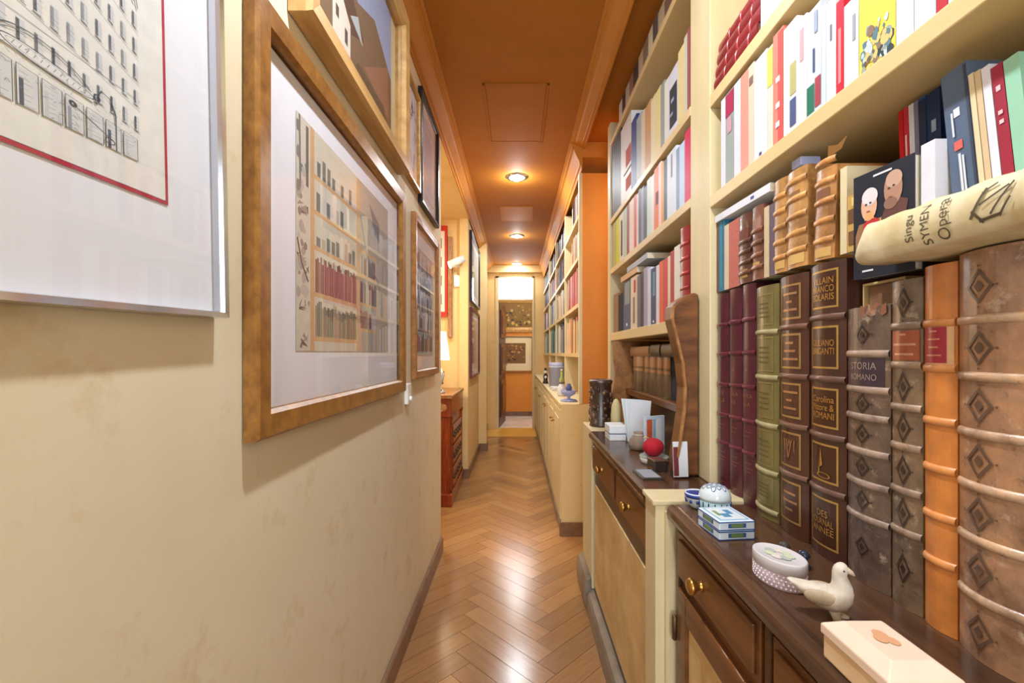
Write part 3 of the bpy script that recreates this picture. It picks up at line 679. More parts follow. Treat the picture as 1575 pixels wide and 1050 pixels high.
m = MB().col((176, 40, 58)); spine_rect(m, t, b, -.30*t, .46*t, .73*h, .828*h, .0013); lab = m.build('title_label', M['leather'], o)
m = MB().col((230, 170, 140))
for k, u in enumerate((.12, .2, .16, .24)): spine_rect(m, t, b, (.06-u)*t, (.06+u)*t, (.815-.022*k)*h, (.815-.022*k)*h+.002, .0017)
m.build('gilt_title', M['gold'], lab)
fr = (.83, .69, .55, .42, .29, .15)
o, t, h, b = volume(1475, 1600, .122, (154, 114, 84), 'old_leather', fr, 'very thick worn pale brown leather volume at the near end of the row', bandcol=(186, 152, 122), bfac=.14)

m = MB().col((104, 78, 62))
for z in (.91, .76, .62, .485, .355, .22, .07): diamond(m, t, b, .008, z*h, .017, .021)
m.build('tooled_diamond', M['leather'], o)
# slipcase behind the two worn volumes
y1, y0 = X2Y(1306, VX)-.001, X2Y(1400, .60)
mb = MB().col((206, 182, 132)); XX = .60; zt = 1.2+.116
mb.box(XX, .855, y1-.004, y1-.001, 1.24, zt); mb.box(XX, .855, .60, y1-.0045, zt-.006, zt)
o = mb.build('open_slipcase', M['paper'])
# it rests on the torn volume, its lower edge along the volume's head
bpy.data.objects.remove(o)
mb = MB().col((206, 182, 132)); z0 = .8405+.433; yb0, yb1 = .674, .757
mb.box(.575, .84, yb0, yb1, z0, z0+.003); mb.box(.575, .84, yb0, yb1, z0+.037, z0+.041); mb.box(.575, .84, yb1-.003, yb1, z0+.003, z0+.037); mb.box(.575, .84, yb0, yb0+.003, z0+.003, z0+.037)
o = mb.build('slipcase', M['paper'], None, .0008); tag(o, 'flat cream slipcase lying on top of the torn grey-brown volume', 'slipcase')
mb = MB().col((150, 112, 84)); mb.box(.582, .835, yb0+.006, yb1-.006, z0+.004, z0+.036); mb.build('enclosed_volume', M['leather'], o)
# --- vellum-bound book lying across the tops of the near volumes
vz = 1.2+.1245; vx = .478
def vell():
    y1, y0 = .655, .42; th = .055; n = 26; q = random.Random(4); rows = []
    m = MB().col((222, 210, 172))
    for i in range(n+1):
        y = y1+(y0-y1)*i/n; e = min(1, (i+.2)/3.0); wob = q.uniform(-.0012, .0012)
        hh = th*(.45+.55*e)*(1+.02*math.sin(i)); zb = vz+(1-e)*.002
        prof = []
        for k in range(9):
            a = -PI/2+PI*k/8; prof.append((vx+.012-.014*math.cos(a)+wob+(1-e)*.012, y, zb+hh/2+hh/2*math.sin(a)))
        bx = .534 if y > .617 else .80; prof += [(bx, y, zb+hh), (bx, y, zb)]
        rows.append(prof)
    m.grid(rows, closed=True, caps=True)
    o = m.build('vellum_book', M['vellum'])
    tag(o, 'cream vellum-bound book with ink lettering, lying flat across the tops of the near leather volumes', 'book')
    m = MB().col((88, 76, 54)); zc = vz+th/2
    def T2(txt, size, y, z, rot, maxh=.046, f=1.0):
        tr = text_tris(txt, size); w_ = max([abs(u) for p in tr for u, v in p])*2; k = min(1, maxh/w_)
        for p in tr:
            qd = []
            for u, v in p:
                u *= k
                yy, zz = (y+v*f, z+u) if rot else (y-u, z+v)
                cc = min(1, abs(zz-zc)/(th/2)); a = math.asin(cc)
                qd.append((vx+.012-.014*math.cos(a)-.0011, yy, zz))
            m.face(qd)
    T2('Singu', .016, .553, zc-.001, True); T2('SYMEN', .016, .531, zc-.002, True); T2('Opera', .020, .509, zc-.002, True)
    for (u, v), (u2, v2), wd in [((.478, -.012), (.462, .016), .003), ((.466, .012), (.452, .018), .002), ((.470, -.016), (.448, -.014), .003), ((.468, .0), (.440, .012), .002), ((.458, -.012), (.436, .014), .0022), ((.476, -.004), (.466, -.018), .003), ((.450, -.016), (.438, 0), .002)]:
        dx, dz = u2-u, v2-v; L = math.hypot(dx, dz); nx, nz = -dz/L*wd/2, dx/L*wd/2; Q = []
        for k in range(5):
            f = k/4; Q.append((u+dx*f, v+dz*f))
        rr = []
        for s in (1, -1):
            rr.append([(vx+.012-.014*math.cos(math.asin(min(1, abs(b_+s*nz)/(th/2))))-.0012, a_+s*nx, zc+b_+s*nz) for a_, b_ in Q])
        m.grid(rr)
    m.build('ink_lettering', M['ink'], o)
M['vellum'] = mottled('vellum', (204, 186, 138), (230, 220, 188), 16, .5, (1, 1, 1), .3)
vell()
bz = vz+.0565; BX = .572
row([
 (1467, 1509, 92, (88, 104, 130), 'thick slate blue book with a red dot', {'tilt': -.10, 'hard': True, 'b': 0, 'd': .2, 'marks': [(.38, .62, .66, .72, (230, 230, 236)), (.9, 1, .02, .98, (52, 62, 84)), (.30, .62, .43, .49, (236, 96, 84)), T(.14, .40, (214, 220, 232), .42, .52), T(.05, .38, (214, 220, 232), .56, .64), T(.53, .7, (214, 220, 232), .3, .38)]}),
 (1509, 1519, 100, (224, 206, 170), 'slim cream book with worn edges', {'tilt': -.10, 'mat': 'paper'}),
 (1519, 1530, 95, (210, 186, 150), 'slim tan book', {'tilt': -.10, 'mat': 'paper'}),
 (1530, 1545, 88, (224, 224, 238), 'white book', {'tilt': -.10}),
 (1545, 1565, 86, (158, 44, 66), 'crimson book with small white marks', {'tilt': -.10, 'marks': [(.3, .7, .8, .84, (220, 190, 200)), (.3, .7, .55, .58, (220, 190, 200)), (.3, .7, .62, .65, (220, 190, 200))]}),
 (1565, 1592, 72, (150, 204, 178), 'mint green book', {'tilt': -.10, 'd': .2}),
], BX, bz, 'above the vellum book', 'from the left,', .18, NEAR[0][0]-.01)
row([
 (1388, 1396, 150, (200, 20, 30), 'bright red book with dark edge', {'tilt': -.04}),
 (1396, 1404, 143, (206, 44, 62), 'red book with white lettering', {'tilt': -.04, 'marks': [T(.2, .8, (240, 200, 205), .3, .7)]}),
 (1404, 1413, 138, (222, 224, 238), 'white book with blue foot', {'tilt': -.04, 'marks': [(0, 1, .02, .25, (36, 84, 170))]}),
 (1413, 1420, 130, (120, 124, 150), 'slim grey book', {'tilt': -.04}),
 (1420, 1432, 125, (30, 84, 160), 'blue book with dark top', {'tilt': -.04, 'marks': [(0, 1, .62, .98, (24, 40, 74))]}),
 (1432, 1454, 118, (28, 50, 92), 'dark navy book with a pale figure', {'tilt': -.04, 'marks': [(.35, .7, .72, .8, (150, 170, 200)), (.05, .95, .60, .615, (150, 160, 110)), (.3, .6, .2, .5, (60, 84, 120))]}),
], .615, 1.2+.168, 'behind the portrait paperback', 'from the left,', .18, NEAR[0][0]-.006)
# support for that deeper row: a thick album lying flat on the slipcase
# white book right of the portrait paperback
o = book((.556, .6155, vz+.0556), .021, .105, .10, (224, 226, 238), 'gloss', label='white hardback squeezed upright between the portrait paperback and the vellum-bound book', pages=(226, 226, 232), hard=True)
# ------------------------------------------------------------------ middle bookcase rows
MX = UX+.008
row([
 (944, 951, 452, (150, 112, 74), 'tan book', {'mat': 'cloth'}), (951, 959, 452, (38, 32, 32), 'black book', {'mat': 'cloth'}),
 (959, 970, 432, (60, 80, 122), 'blue book with grey top', {'marks': [(.2, .9, .52, .97, (138, 146, 142)), (.4, .6, .08, .14, (220, 224, 236))]}),
 (970, 980, 425, (222, 204, 180), 'cream book with red and black mark', {'marks': [(.5, .8, .68, .92, (196, 62, 40)), T(.1, .6, (130, 116, 110), .4, .65)]}),
 (980, 985, 424, (96, 92, 104), 'thin grey book'), (985, 990, 420, (26, 28, 60), 'thin navy book'),
 (990, 996, 412, (156, 158, 182), 'grey-lilac book'), (996, 1001, 412, (206, 214, 230), 'thin pale blue book'),
 (1001, 1009, 412, (40, 58, 104), 'navy book with light blue top', {'marks': [(.4, .9, .5, .92, (110, 146, 176)), (.4, .7, .03, .07, (230, 235, 240))]}),
 (1009, 1014, 408, (222, 216, 228), 'thin white book'),
 (1014, 1020, 402, (222, 92, 52), 'orange-red book'), (1020, 1027, 398, (204, 54, 46), 'scarlet book'),
 (1027, 1031, 394, (226, 206, 178), 'thin cream book'), (1031, 1037, 386, (176, 40, 48), 'dark red book with white foot', {'marks': [(.1, .9, .02, .22, (236, 232, 238))]}),
 (1037, 1046, 378, (224, 220, 206), 'ivory book'),
 (1047, 1061, 350, (156, 44, 50), 'worn red leather book', {'mat': 'leather', 'bands': bnd(.28, 5)}),
], MX, MID[0][1], 'lowest middle shelf', 'from the far end,', .2, MID[1][0]-.004)
for k, (y0, y1, zz, th, col, lab) in enumerate(((2.02, 2.33, 1.560, .026, (212, 172, 128), 'tan book lying flat on top of the far books on the lowest middle shelf'), (1.86, 2.20, 1.588, .024, (170, 176, 190), 'grey-blue book lying flat above the tan one on the lowest middle shelf'))):
    o = book((MX-.004, y1, zz), th, y1-y0, .16, col, 'gloss', label=lab, rot=(PI/2, 0, 0)); o.location = (MX-.006, y1, zz+th/2)
row([
 (943, 948, 320, (176, 172, 96), 'olive yellow book'), (948, 953, 318, (206, 206, 48), 'lime yellow book'),
 (953, 959, 312, (222, 220, 206), 'white book with dark vertical title', {'marks': [T(.1, .85, (60, 60, 60), .35, .75)]}),
 (959, 964, 308, (176, 200, 176), 'pale green book'), (964, 968, 304, (140, 40, 50), 'dark red book'),
 (968, 975, 303, (228, 208, 190), 'cream book'), (975, 979, 300, (204, 60, 66), 'thin red book'), (979, 982, 298, (226, 214, 200), 'thin ivory book'),
 (982, 986, 290, (28, 50, 88), 'thin navy book'), (986, 990, 288, (128, 136, 160), 'thin grey book'), (990, 995, 288, (30, 50, 76), 'dark teal book'),
 (995, 1001, 275, (200, 218, 212), 'pale green-white book'), (1001, 1006, 270, (226, 226, 222), 'white book'),
 (1006, 1013, 258, (226, 116, 56), 'orange book', {'marks': [(.4, .9, .4, .6, (130, 110, 120))]}), (1013, 1017, 250, (238, 206, 206), 'thin pink-white book'),
 (1017, 1021, 250, (226, 152, 60), 'thin amber book'), (1021, 1026, 246, (48, 80, 92), 'dark petrol book'),
 (1026, 1040, 232, (212, 222, 236), 'wide white book', {'marks': [(.45, .6, .6, .95, (160, 160, 170))]}), (1040, 1045, 228, (126, 150, 176), 'steel blue book'),
 (1045, 1053, 220, (186, 208, 234), 'light blue book'), (1053, 1062, 200, (206, 16, 84), 'magenta book'),
], MX, MID[1][1], 'second middle shelf up', 'from the far end,', .2, MID[2][0]-.005)
row([
 (941, 947, 205, (26, 28, 30), 'tall black binder'), (947, 955, 198, (34, 36, 38), 'wider tall black binder'),
 (955, 971, 186, (216, 216, 220), 'white binder with two red discs', {'marks': [(.5, .98, .40, .62, (184, 66, 36)), (.5, .98, .1, .26, (184, 66, 36)), (.3, 1, .33, .35, (60, 60, 64))]}),
 (971, 979, 182, (34, 56, 130), 'royal blue book'), (979, 986, 178, (158, 170, 172), 'grey book'), (986, 992, 172, (210, 200, 176), 'cream book'),
 (992, 1001, 160, (196, 150, 104), 'tan book with cream foot'), (1001, 1008, 150, (224, 210, 170), 'ivory book'), (1008, 1016, 138, (222, 206, 150), 'pale yellow book'),
 (1016, 1022, 128, (148, 156, 146), 'grey-green book'), (1022, 1028, 124, (218, 216, 208), 'white book'),
 (1028, 1043, 106, (208, 208, 218), 'white book with a large black figure', {'marks': [(.15, .9, .12, .74, (36, 38, 48)), (.3, .6, .5, .56, (150, 160, 180)), (.2, .5, .3, .35, (140, 150, 170))]}),
 (1043, 1052, 74, (220, 204, 146), 'pale yellow tall book'), (1052, 1057, 55, (202, 196, 180), 'grey-cream magazine'), (1057, 1061, 44, (150, 90, 86), 'dull red magazine'),
], MX, MID[2][1], 'third middle shelf up', 'from the far end,', .22, MID[3][0]-.005)
row([
 (952, 957, 110, (208, 200, 196), 'greyish white book'), (957, 962, 104, (70, 40, 40), 'dark maroon book'), (962, 968, 95, (188, 178, 172), 'pale grey book'),
 (968, 974, 88, (150, 110, 100), 'brown-pink book'), (974, 982, 78, (70, 62, 62), 'charcoal book'), (982, 989, 64, (196, 176, 150), 'beige book'),
 (989, 997, 50, (132, 116, 100), 'grey-brown book'), (997, 1004, 36, (214, 206, 176), 'cream book'), (1004, 1012, 22, (90, 84, 84), 'dark grey book'),
 (1012, 1022, 10, (186, 172, 140), 'sand-coloured book'), (1022, 1034, -10, (120, 92, 80), 'brown book'), (1034, 1048, -30, (200, 196, 188), 'off-white book'),
], MX, MID[3][1], 'highest middle shelf', 'from the far end,', .2, 2.508)
# hutch on the middle cabinet: brown volumes with tan tops
hx = .60; hz = 1.02
t = empty('desk_hutch', (0, 0, 0), 0, 'carved wooden desk hutch with scroll-shaped sides standing on the middle cabinet under the lowest shelf', 'hutch')
mb = MB(); mb.box(.565, .86, 1.40, 2.36, hz-.03, hz-.001); mb.build('hutch_shelf', M['walnut'], t, .003)
mb = MB(); mb.box(.59, .86, 1.40, 2.36, .8405, hz-.031); mb.build('pigeonhole_front', M['walnut_dark'], t)
mb = MB(); mb.prism([(.46, .8455), (.87, .8455), (.87, 1.262), (.50, 1.262), (.502, 1.18), (.512, 1.10), (.502, 1.02), (.478, .95), (.462, .90)], 2.362, 2.388, 'y'); mb.build('side_panel', M['honey'], t, .003)
prof = [(.462, .846), (.462, .90), (.472, .96), (.482, 1.03), (.485, 1.10), (.478, 1.17), (.462, 1.24), (.448, 1.30), (.450, 1.335), (.466, 1.352), (.500, 1.372), (.515, 1.376), (.5265, 1.37), (.5265, .846)]
mb = MB(); mb.prism(prof, 1.315, 1.385, 'y'); mb.build('scroll_side', M['walnut'], t, .006)
mb = MB(); mb.prism([(x-.004, z) for x, z in prof[1:9]]+[(x+.004, z) for x, z in reversed(prof[1:9])], 1.305, 1.318, 'y'); mb.build('carved_edge', M['honey'], t, .002)
specs = []
for i, (a, b_) in enumerate(((975, 991), (991, 999), (999, 1010), (1010, 1020), (1020, 1032), (1033, 1043), (1044, 1054))):
    y1, y0 = X2Y(a, hx), X2Y(b_, hx); tt = y1-y0-.002; dark = i == 5
    o = book((hx, (y0+y1)/2, hz), tt, .165, .2, (28, 30, 44) if dark else (92, 70, 50), 'cloth' if dark else 'leather', label=('black book among the brown volumes in the desk hutch' if dark else f"dark brown volume with tan leather top label, {ORD[i if i < 5 else 5]} from the left in the desk hutch"), hard=True)
    if not dark:
        m = MB().col((176, 118, 66)); bb = .1*tt; spine_rect(m, tt, bb, -.47*tt, .47*tt, .118, .163, .0012); spine_rect(m, tt, bb, -.47*tt, .47*tt, .095, .108, .0012); m.build('spine_label', M['leather'], o)
for y0, y1, th, col, lab in ((2.0, 2.32, .045, (176, 124, 72), 'tan book lying flat on the brown volumes in the desk hutch'), (1.84, 1.97, .05, (26, 24, 26), 'black box lying flat on the brown volumes in the desk hutch'), (1.42, 1.82, .05, (60, 52, 46), 'dark book lying flat on the brown volumes nearest the scroll side of the hutch')):
    o = book((hx, y1, 0), th, y1-y0, .18, col, 'leather', label=lab, rot=(PI/2, 0, 0)); o.location = (hx-.02, y1, hz+.1655+th/2)
mb = MB().col((206, 206, 216)); mb.box(.545, .60, 1.50, 1.58, hz+.2165, hz+.2465); o = mb.build('small_box', M['paper'], None, .002); tag(o, 'small white box with orange band under the lowest middle shelf', 'box')
mb = MB().col((226, 140, 110)); mb.box(.5442, .545, 1.50, 1.58, hz+.222, hz+.236); mb.build('orange_band', M['ink'], o)
# ------------------------------------------------------------------ objects on the near sideboard
def at(px, y, z=CZ):                                 # point on a horizontal surface seen at that pixel
    Y = 700*(1.2-z)/(y-543.0); return (px-795)*Y/700, Y
# blue and white bowl
x, y = at(1070, 772); x, y = .428, 1.075
o = empty('porcelain_bowl', (.420, 1.062, CZ+.0003), 0, 'small blue and white porcelain bowl next to the hexagon-patterned round box', 'bowl')
mb = MB().col((222, 232, 240)); mb.lathe([(.012, 0), (.014, .003), (.022, .012), (.026, .026), (.0265, .036), (.025, .036), (.021, .014), (.01, .005), (.001, .005)], n=28); mb.build('bowl_wall', M['ceramic'], o)
mb = MB().col((44, 64, 140)); mb.lathe([(.0272, .026), (.0274, .034)], n=28); 
for k in range(10):
    a = 2*PI*k/10; mb.ball((.0245*math.cos(a), .0245*math.sin(a), .018), .0035, 5, (1, 1, 1.3))
mb.build('blue_pattern', M['ceramic'], o)
o = empty('round_box', (.450, 1.035, CZ+.0003), 0, 'round porcelain box with a blue hexagon-patterned domed lid, behind the tin boxes', 'box')
mb = MB().col((176, 214, 226)); mb.lathe([(.030, 0), (.034, .003), (.034, .020), (.032, .021)], n=32); mb.build('box_base', M['ceramic'], o)
mb = MB().col((214, 226, 230)); mb.lathe([(.0345, .0212), (.0348, .026), (.032, .034), (.024, .042), (.012, .046), (.001, .047)], n=32); lid = mb.build('domed_lid', M['ceramic'], o)
mb = MB().col((40, 56, 120))
LP = [(0, .047), (.012, .046), (.024, .042), (.032, .034), (.0348, .026)]
def domez(r):
    for (r0, z0), (r1, z1) in zip(LP, LP[1:]):
        if r <= r1: return z0+(z1-z0)*(r-r0)/(r1-r0)+.0006
    return .026
for i in range(-3, 4):
    for j in range(-3, 4):
        cx, cy = .0115*(i+.5*(j % 2)), .010*j
        if math.hypot(cx, cy) > .030: continue
        for k in range(6):
            a0, a1 = PI/3*k+PI/6, PI/3*(k+1)+PI/6; P = []
            for a, r in ((a0, .0056), (a1, .0056), (a1, .0044), (a0, .0044)):
                px_, py_ = cx+r*math.cos(a), cy+r*math.sin(a); rr = min(math.hypot(px_, py_), .034); P.append((px_, py_, domez(rr)+.0004))
            mb.face(P)
for k in range(16):
    a = 2*PI*k/16; mb.box(.0342*math.cos(a)-.001, .0342*math.cos(a)+.001, .0342*math.sin(a)-.001, .0342*math.sin(a)+.001, .003, .019)
mb.build('hexagon_pattern', M['ceramic'], lid); o.scale = (1, 1, 1.35)
# two tin boxes
for k in range(2):
    o = empty('tin_box', (.420, .918, CZ+.0003+k*.0185), .10, ['white and blue rectangular tin box, lower of the two stacked tins', 'white and blue rectangular tin box with a painted scene, upper of the two stacked tins'][k], 'tin box', None)
    mb = MB().col((214, 230, 240)); mb.box(-.036, .036, -.042, .042, 0, .0178); mb.build('tin_body', M['ceramic'], o, .0025)
    mb = MB().col((40, 84, 150)); mb.box(-.0366, .0366, -.0426, .0426, .0005, .002); mb.box(-.0366, .0366, -.0426, .0426, .0150, .0168); mb.build('blue_rim', M['ceramic'], o)
    mb = MB().col((110, 140, 80))
    mb.box(-.012, .012, -.0428, -.042, .006, .0125); mb.box(-.0368, -.036, -.014, .014, .006, .0125); 
    mb.col((60, 100, 150)); mb.box(-.018, .018, -.0425, -.0421, .005, .0135); mb.box(-.0365, -.0361, -.02, .02, .005, .0135); mb.build('painted_cartouche', M['ceramic'], o)
    if k:
        mb = MB().col((120, 176, 210)); mb.box(-.029, .029, -.035, .035, .0178, .0181); mb.col((220, 232, 236)); mb.box(-.026, .026, -.032, .032, .0178, .0183)
        mb.col((90, 150, 190)); mb.box(-.012, .004, -.02, .0, .0178, .0185); mb.box(.004, .016, -.004, .02, .0178, .0185); mb.col((120, 150, 110)); mb.box(-.02, -.012, -.01, .018, .0178, .0185)
        mb.build('lid_picture', M['ceramic'], o)
# oval box
o = empty('oval_box', (.416, .722, CZ+.0003), .25, 'oval box with cream lid and pink dotted side, left of the clay bird', 'box')
mb = MB().col((206, 186, 196)); mb.lathe([(.036, 0), (.0365, .001), (.0365, .024), (.035, .0245)], n=40, sx=.82, sy=1.18); bd = mb.build('box_body', M['cloth'], o)
mb = MB().col((204, 200, 202)); mb.lathe([(.0372, .0248), (.038, .0255), (.038, .040), (.0372, .0415), (.036, .0422), (.034, .0412), (.001, .0412)], n=40, sx=.82, sy=1.18); lid = mb.build('box_lid', M['paper'], o)
mb = MB().col((236, 226, 236))
for r in range(4):
    for k in range(36):
        a = 2*PI*(k+.5*(r % 2))/36; R_ = .0368; mb.ball((R_*.82*math.cos(a), R_*1.18*math.sin(a), .004+r*.0055), .0016, 3)
mb.build('dots', M['paper'], bd)
mb = MB().col((196, 204, 176)); 
for k in range(7):
    a = 2*PI*k/7; disc_pts = [(.012*math.cos(a)+.007*math.cos(b_), .016*math.sin(a)+.009*math.sin(b_), .0418+.0001*k) for b_ in [2*PI*j/10 for j in range(10)]]; mb.col([(196, 204, 176), (214, 206, 196), (170, 180, 170)][k % 3]); mb.face(disc_pts)
mb.build('flower_picture', M['ink'], lid)
# glass trinkets behind
for k, (xx, yy, lab) in enumerate(((.470, .80, 'small dark glass figurine on the sideboard behind the oval box, left'), (.482, .765, 'small dark glass figurine on the sideboard behind the oval box, right'))):
    mb = MB().col((70, 66, 60) if k == 0 else (40, 48, 66)); mb.lathe([(.010, 0), (.011, .003), (.004, .007), (.006, .014), (.010, .020), (.006, .027), (.001, .029)], n=16); o = mb.build('glass_figurine', M['ceramic'], None, 0, (xx, yy, CZ+.0003)); tag(o, lab, 'figurine')
# clay bird
def bird():
    o = empty('clay_bird', (.424, .618, CZ), 0, 'unglazed white clay bird figurine standing in front of the old volumes', 'figurine')
    # body axis: tail towards the far-left, head up on the right. local: u along -Y
    P = [((.050, .006), .0015, .005), ((.038, .003), .005, .009), ((.020, -.003), .012, .014), ((.002, -.009), .018, .019), ((-.010, -.006), .0205, .020), ((-.015, .007), .015, .016), ((-.013, .018), .0105, .012), ((-.011, .026), .0085, .0095), ((-.012, .033), .0095, .0095), ((-.015, .039), .0075, .008), ((-.017, .043), .003, .003)]
    rows = []
    for i, ((u, h), rz_, rx_) in enumerate(P):
        a = P[max(i-1, 0)][0]; b_ = P[min(i+1, len(P)-1)][0]; d = Vector((b_[0]-a[0], b_[1]-a[1])).normalized(); nrm = Vector((-d.y, d.x))
        rows.append([(rx_*math.cos(q), u+nrm.x*rz_*math.sin(q), .036+h+nrm.y*rz_*math.sin(q)) for q in [2*PI*k/16 for k in range(16)]])
    mb = MB().col((222, 212, 196)); mb.grid(rows, closed=True, caps=True); bo = mb.build('body', M['clay'], o)
    sd = bo.modifiers.new('s', 'SUBSURF'); sd.levels = sd.render_levels = 1
    mb = MB().col((200, 180, 156)); mb.tube([(0, -.018, .071), (0, -.025, .068), (0, -.028, .065)], [.005, .003, .0008]); mb.build('beak', M['clay'], o)
    for s in (-1, 1):
        mb = MB().col((206, 192, 170)); mb.tube([(s*.008, -.006, .016), (s*.009, -.008, .008), (s*.009, -.010, .003)], [.007, .005, .006]); mb.ball((s*.009, -.014, .0035), .006, 8, (.9, 1.5, .55)); mb.build('foot', M['clay'], o)
        mb = MB().col((196, 178, 152)); mb.ball((s*.015, .008, .032), .014, 10, (.35, 1.5, .7)); mb.build('wing', M['clay'], o)
    mb = MB().col((60, 50, 44)); mb.ball((-.0086, -.0165, .0715), .0012, 5); mb.ball((.0086, -.0165, .0715), .0012, 5); mb.build('eye', M['clay'], o)
    o.rotation_euler = (0, 0, .98); return o
M['clay'] = vc('white_clay', .85, .38, 45, .6)
bird()
# cream wooden box at the near end
o = empty('wooden_casket', (.400, .487, CZ+.0003), -.0, 'pale unpainted wooden casket with a sloped lid at the near end of the sideboard', 'box')
mb = MB().col((228, 196, 170)); mb.prism([(-.036, 0), (.036, 0), (.036, .022), (-.036, .022)], -.048, .048, 'y'); mb.build('casket_body', M['palewood'] if 'palewood' in M else M['paper'], o, .002)
mb = MB().col((232, 206, 184)); mb.grid([[(-.038, -.050, .0222), (.038, -.050, .0222), (.038, .050, .0222), (-.038, .050, .0222)], [(-.038, -.050, .031), (.038, -.050, .031), (.038, .050, .031), (-.038, .050, .031)], [(-.022, -.034, .040), (.022, -.034, .040), (.022, .034, .040), (-.022, .034, .040)]], closed=True, sm=False, caps=True); ld = mb.build('sloped_lid', M['paper'], o, .0012)
mb = MB().col((214, 160, 120))
for fk, (u, v, r) in enumerate(((0, .008, .007), (.004, -.004, .006), (-.006, 0, .006))): mb.face([(u+r*math.cos(a), v+r*math.sin(a)*1.3, .0404+.0002*fk) for a in [2*PI*j/12 for j in range(12)]])
mb.build('faded_flower', M['ink'], ld); o.scale = (1, 1, 1.25); o.location.y = .493
# ------------------------------------------------------------------ objects on the middle cabinet
x, y = at(920, 651)
o = empty('carved_wooden_vase', (.418, 2.27, .8383), 0, 'dark carved wooden cylinder vase at the far end of the middle cabinet', 'vase')
mb = MB().col((60, 40, 28)); mb.lathe([(.054, 0), (.056, .006), (.053, .012), (.052, .12), (.053, .205), (.058, .215), (.058, .226), (.050, .232), (.046, .228), (.044, .20)], n=32); mb.build('vase_body', M['old_leather'], o)
mb = MB(); q = random.Random(12)
for k in range(60):
    a = q.uniform(0, 2*PI); z = q.uniform(.03, .19); mb.col(q.choice([(110, 78, 54), (86, 58, 40), (140, 104, 74), (50, 34, 26)])); mb.ball((.0515*math.cos(a), .0515*math.sin(a), z), q.uniform(.005, .010), 5, (1, 1, q.uniform(.8, 2)))
mb.build('carved_relief', M['leather'], o)
o = empty('candle_in_glass', (.462, 2.17, .8388), 0, 'pale yellow oval candle in a glass cup next to the carved vase', 'candle'); o.location = (.447, 2.05, CZ)
mb = MB().col((204, 190, 140)); mb.lathe([(.016, .004), (.022, .04), (.024, .08), (.020, .125), (.010, .15), (.001, .155)], n=20); mb.build('candle', M['paper'], o)
mb = MB().col((150, 130, 110)); mb.lathe([(.034, 0), (.036, .002), (.037, .034), (.035, .034), (.034, .003)], n=28); mb.build('glass_cup', M['glass'], o)
o = empty('white_box', (.415, 1.92, CZ), 0, 'low white box with a dark line at the far front of the middle cabinet', 'box')
mb = MB().col((222, 226, 230)); mb.box(-.034, .034, -.05, .05, 0, .026); mb.build('box_body', M['paper'], o, .002)
mb = MB().col((228, 232, 236)); mb.box(-.035, .035, -.051, .051, .029, .062); mb.build('box_lid', M['paper'], o, .003)
mb = MB().col((70, 90, 130)); mb.box(-.0335, .0335, -.0495, .0495, .026, .029); mb.build('dark_line', M['ink'], o)
o = empty('napkin_holder', (.49, 1.86, CZ), 0, 'fan of white and pale blue papers standing upright on the middle cabinet', 'papers')
for k in range(5):
    mb = MB().col([(226, 232, 236), (206, 222, 226), (232, 234, 238), (214, 228, 232), (222, 226, 232)][k]); a = -.32+.10*k
    c_, s_ = math.cos(a), math.sin(a); P = [(-.045, 0), (.035, 0), (.045, .17), (-.052, .175)]
    pts = [(u*.9, -.012*k+.0, v) for u, v in P]; pts = [(u*c_+v*.0+math.sin(a)*v*.35, w_-.0, v) for u, w_, v in pts]
    mb.face(pts); s2 = mb.build('paper_sheet', M['paper'], o); s2.modifiers.new('s', 'SOLIDIFY').thickness = .001
mb = MB().col((170, 150, 130)); mb.box(-.04, .04, -.055, .008, 0, .004); mb.build('holder_base', M['cloth'], o, .001)
o = empty('fabric_pouch', (.455, 1.70, CZ+.0005), .3, 'taupe fabric pouch slumped behind the red pincushion', 'pouch')
mb = MB().col((150, 130, 116)); mb.grid([[((.030*s_)*math.cos(a)*(1+.12*math.sin(3*a+s_)), .03*s_*math.sin(a)*(1+.1*math.cos(2*a)), z) for a in [2*PI*k/20 for k in range(20)]] for z, s_ in ((0, .9), (.004, 1.1), (.02, 1.15), (.038, 1.0), (.05, .7), (.058, .5), (.066, .62))], closed=True, caps=True); mb.build('pouch_body', M['cloth'], o)
mb = MB().col((206, 196, 176)); mb.grid([[(.0175*math.cos(a)*k_, .0175*math.sin(a)*k_, z) for a in [2*PI*k/20 for k in range(20)]] for z, k_ in ((.054, 1.02), (.0595, 1.0))], closed=True); mb.build('drawstring', M['cloth'], o)
o = empty('greeting_card', (.505, 1.66, CZ+.0005), .5, 'upright card with pale blue cover and orange stripe behind the red pincushion', 'card')
mb = MB().col((206, 220, 236)); mb.box(-.045, .045, -.001, 0, 0, .13); mb.build('front_leaf', M['paper'], o)
mb = MB().col((226, 230, 238)); mb.box(-.045, .044, .010, .011, 0, .13); mb.box(.044, .045, 0, .011, 0, .13); mb.build('back_leaf', M['paper'], o)
mb = MB().col((214, 96, 60)); mb.box(-.043, -.016, -.0013, -.001, .004, .12); mb.col((150, 190, 210)); mb.box(-.012, .0, -.0013, -.001, .01, .12); mb.col((240, 244, 250)); mb.box(.004, .03, -.0013, -.001, .01, .12); mb.build('cover_picture', M['ink'], o)
o = empty('round_dish', (.452, 1.50, CZ+.0003), 0, 'low white round dish under the red pincushion on the middle cabinet', 'dish')
mb = MB().col((228, 226, 222)); mb.lathe([(.040, 0), (.043, .002), (.046, .018), (.044, .020), (.001, .020)], n=36, sx=1, sy=1.15); mb.build('dish_body', M['ceramic'], o)
mb = MB().col((150, 160, 150)); mb.lathe([(.046, .0195), (.047, .0215), (.044, .0225), (.040, .0215)], n=36, sx=1, sy=1.15); mb.build('rim', M['ceramic'], o)
o = empty('pincushion', (.450, 1.50, CZ+.0209), 0, 'round red pincushion ball sitting on the low white dish', 'pincushion')
mb = MB().col((178, 20, 40)); rows = []
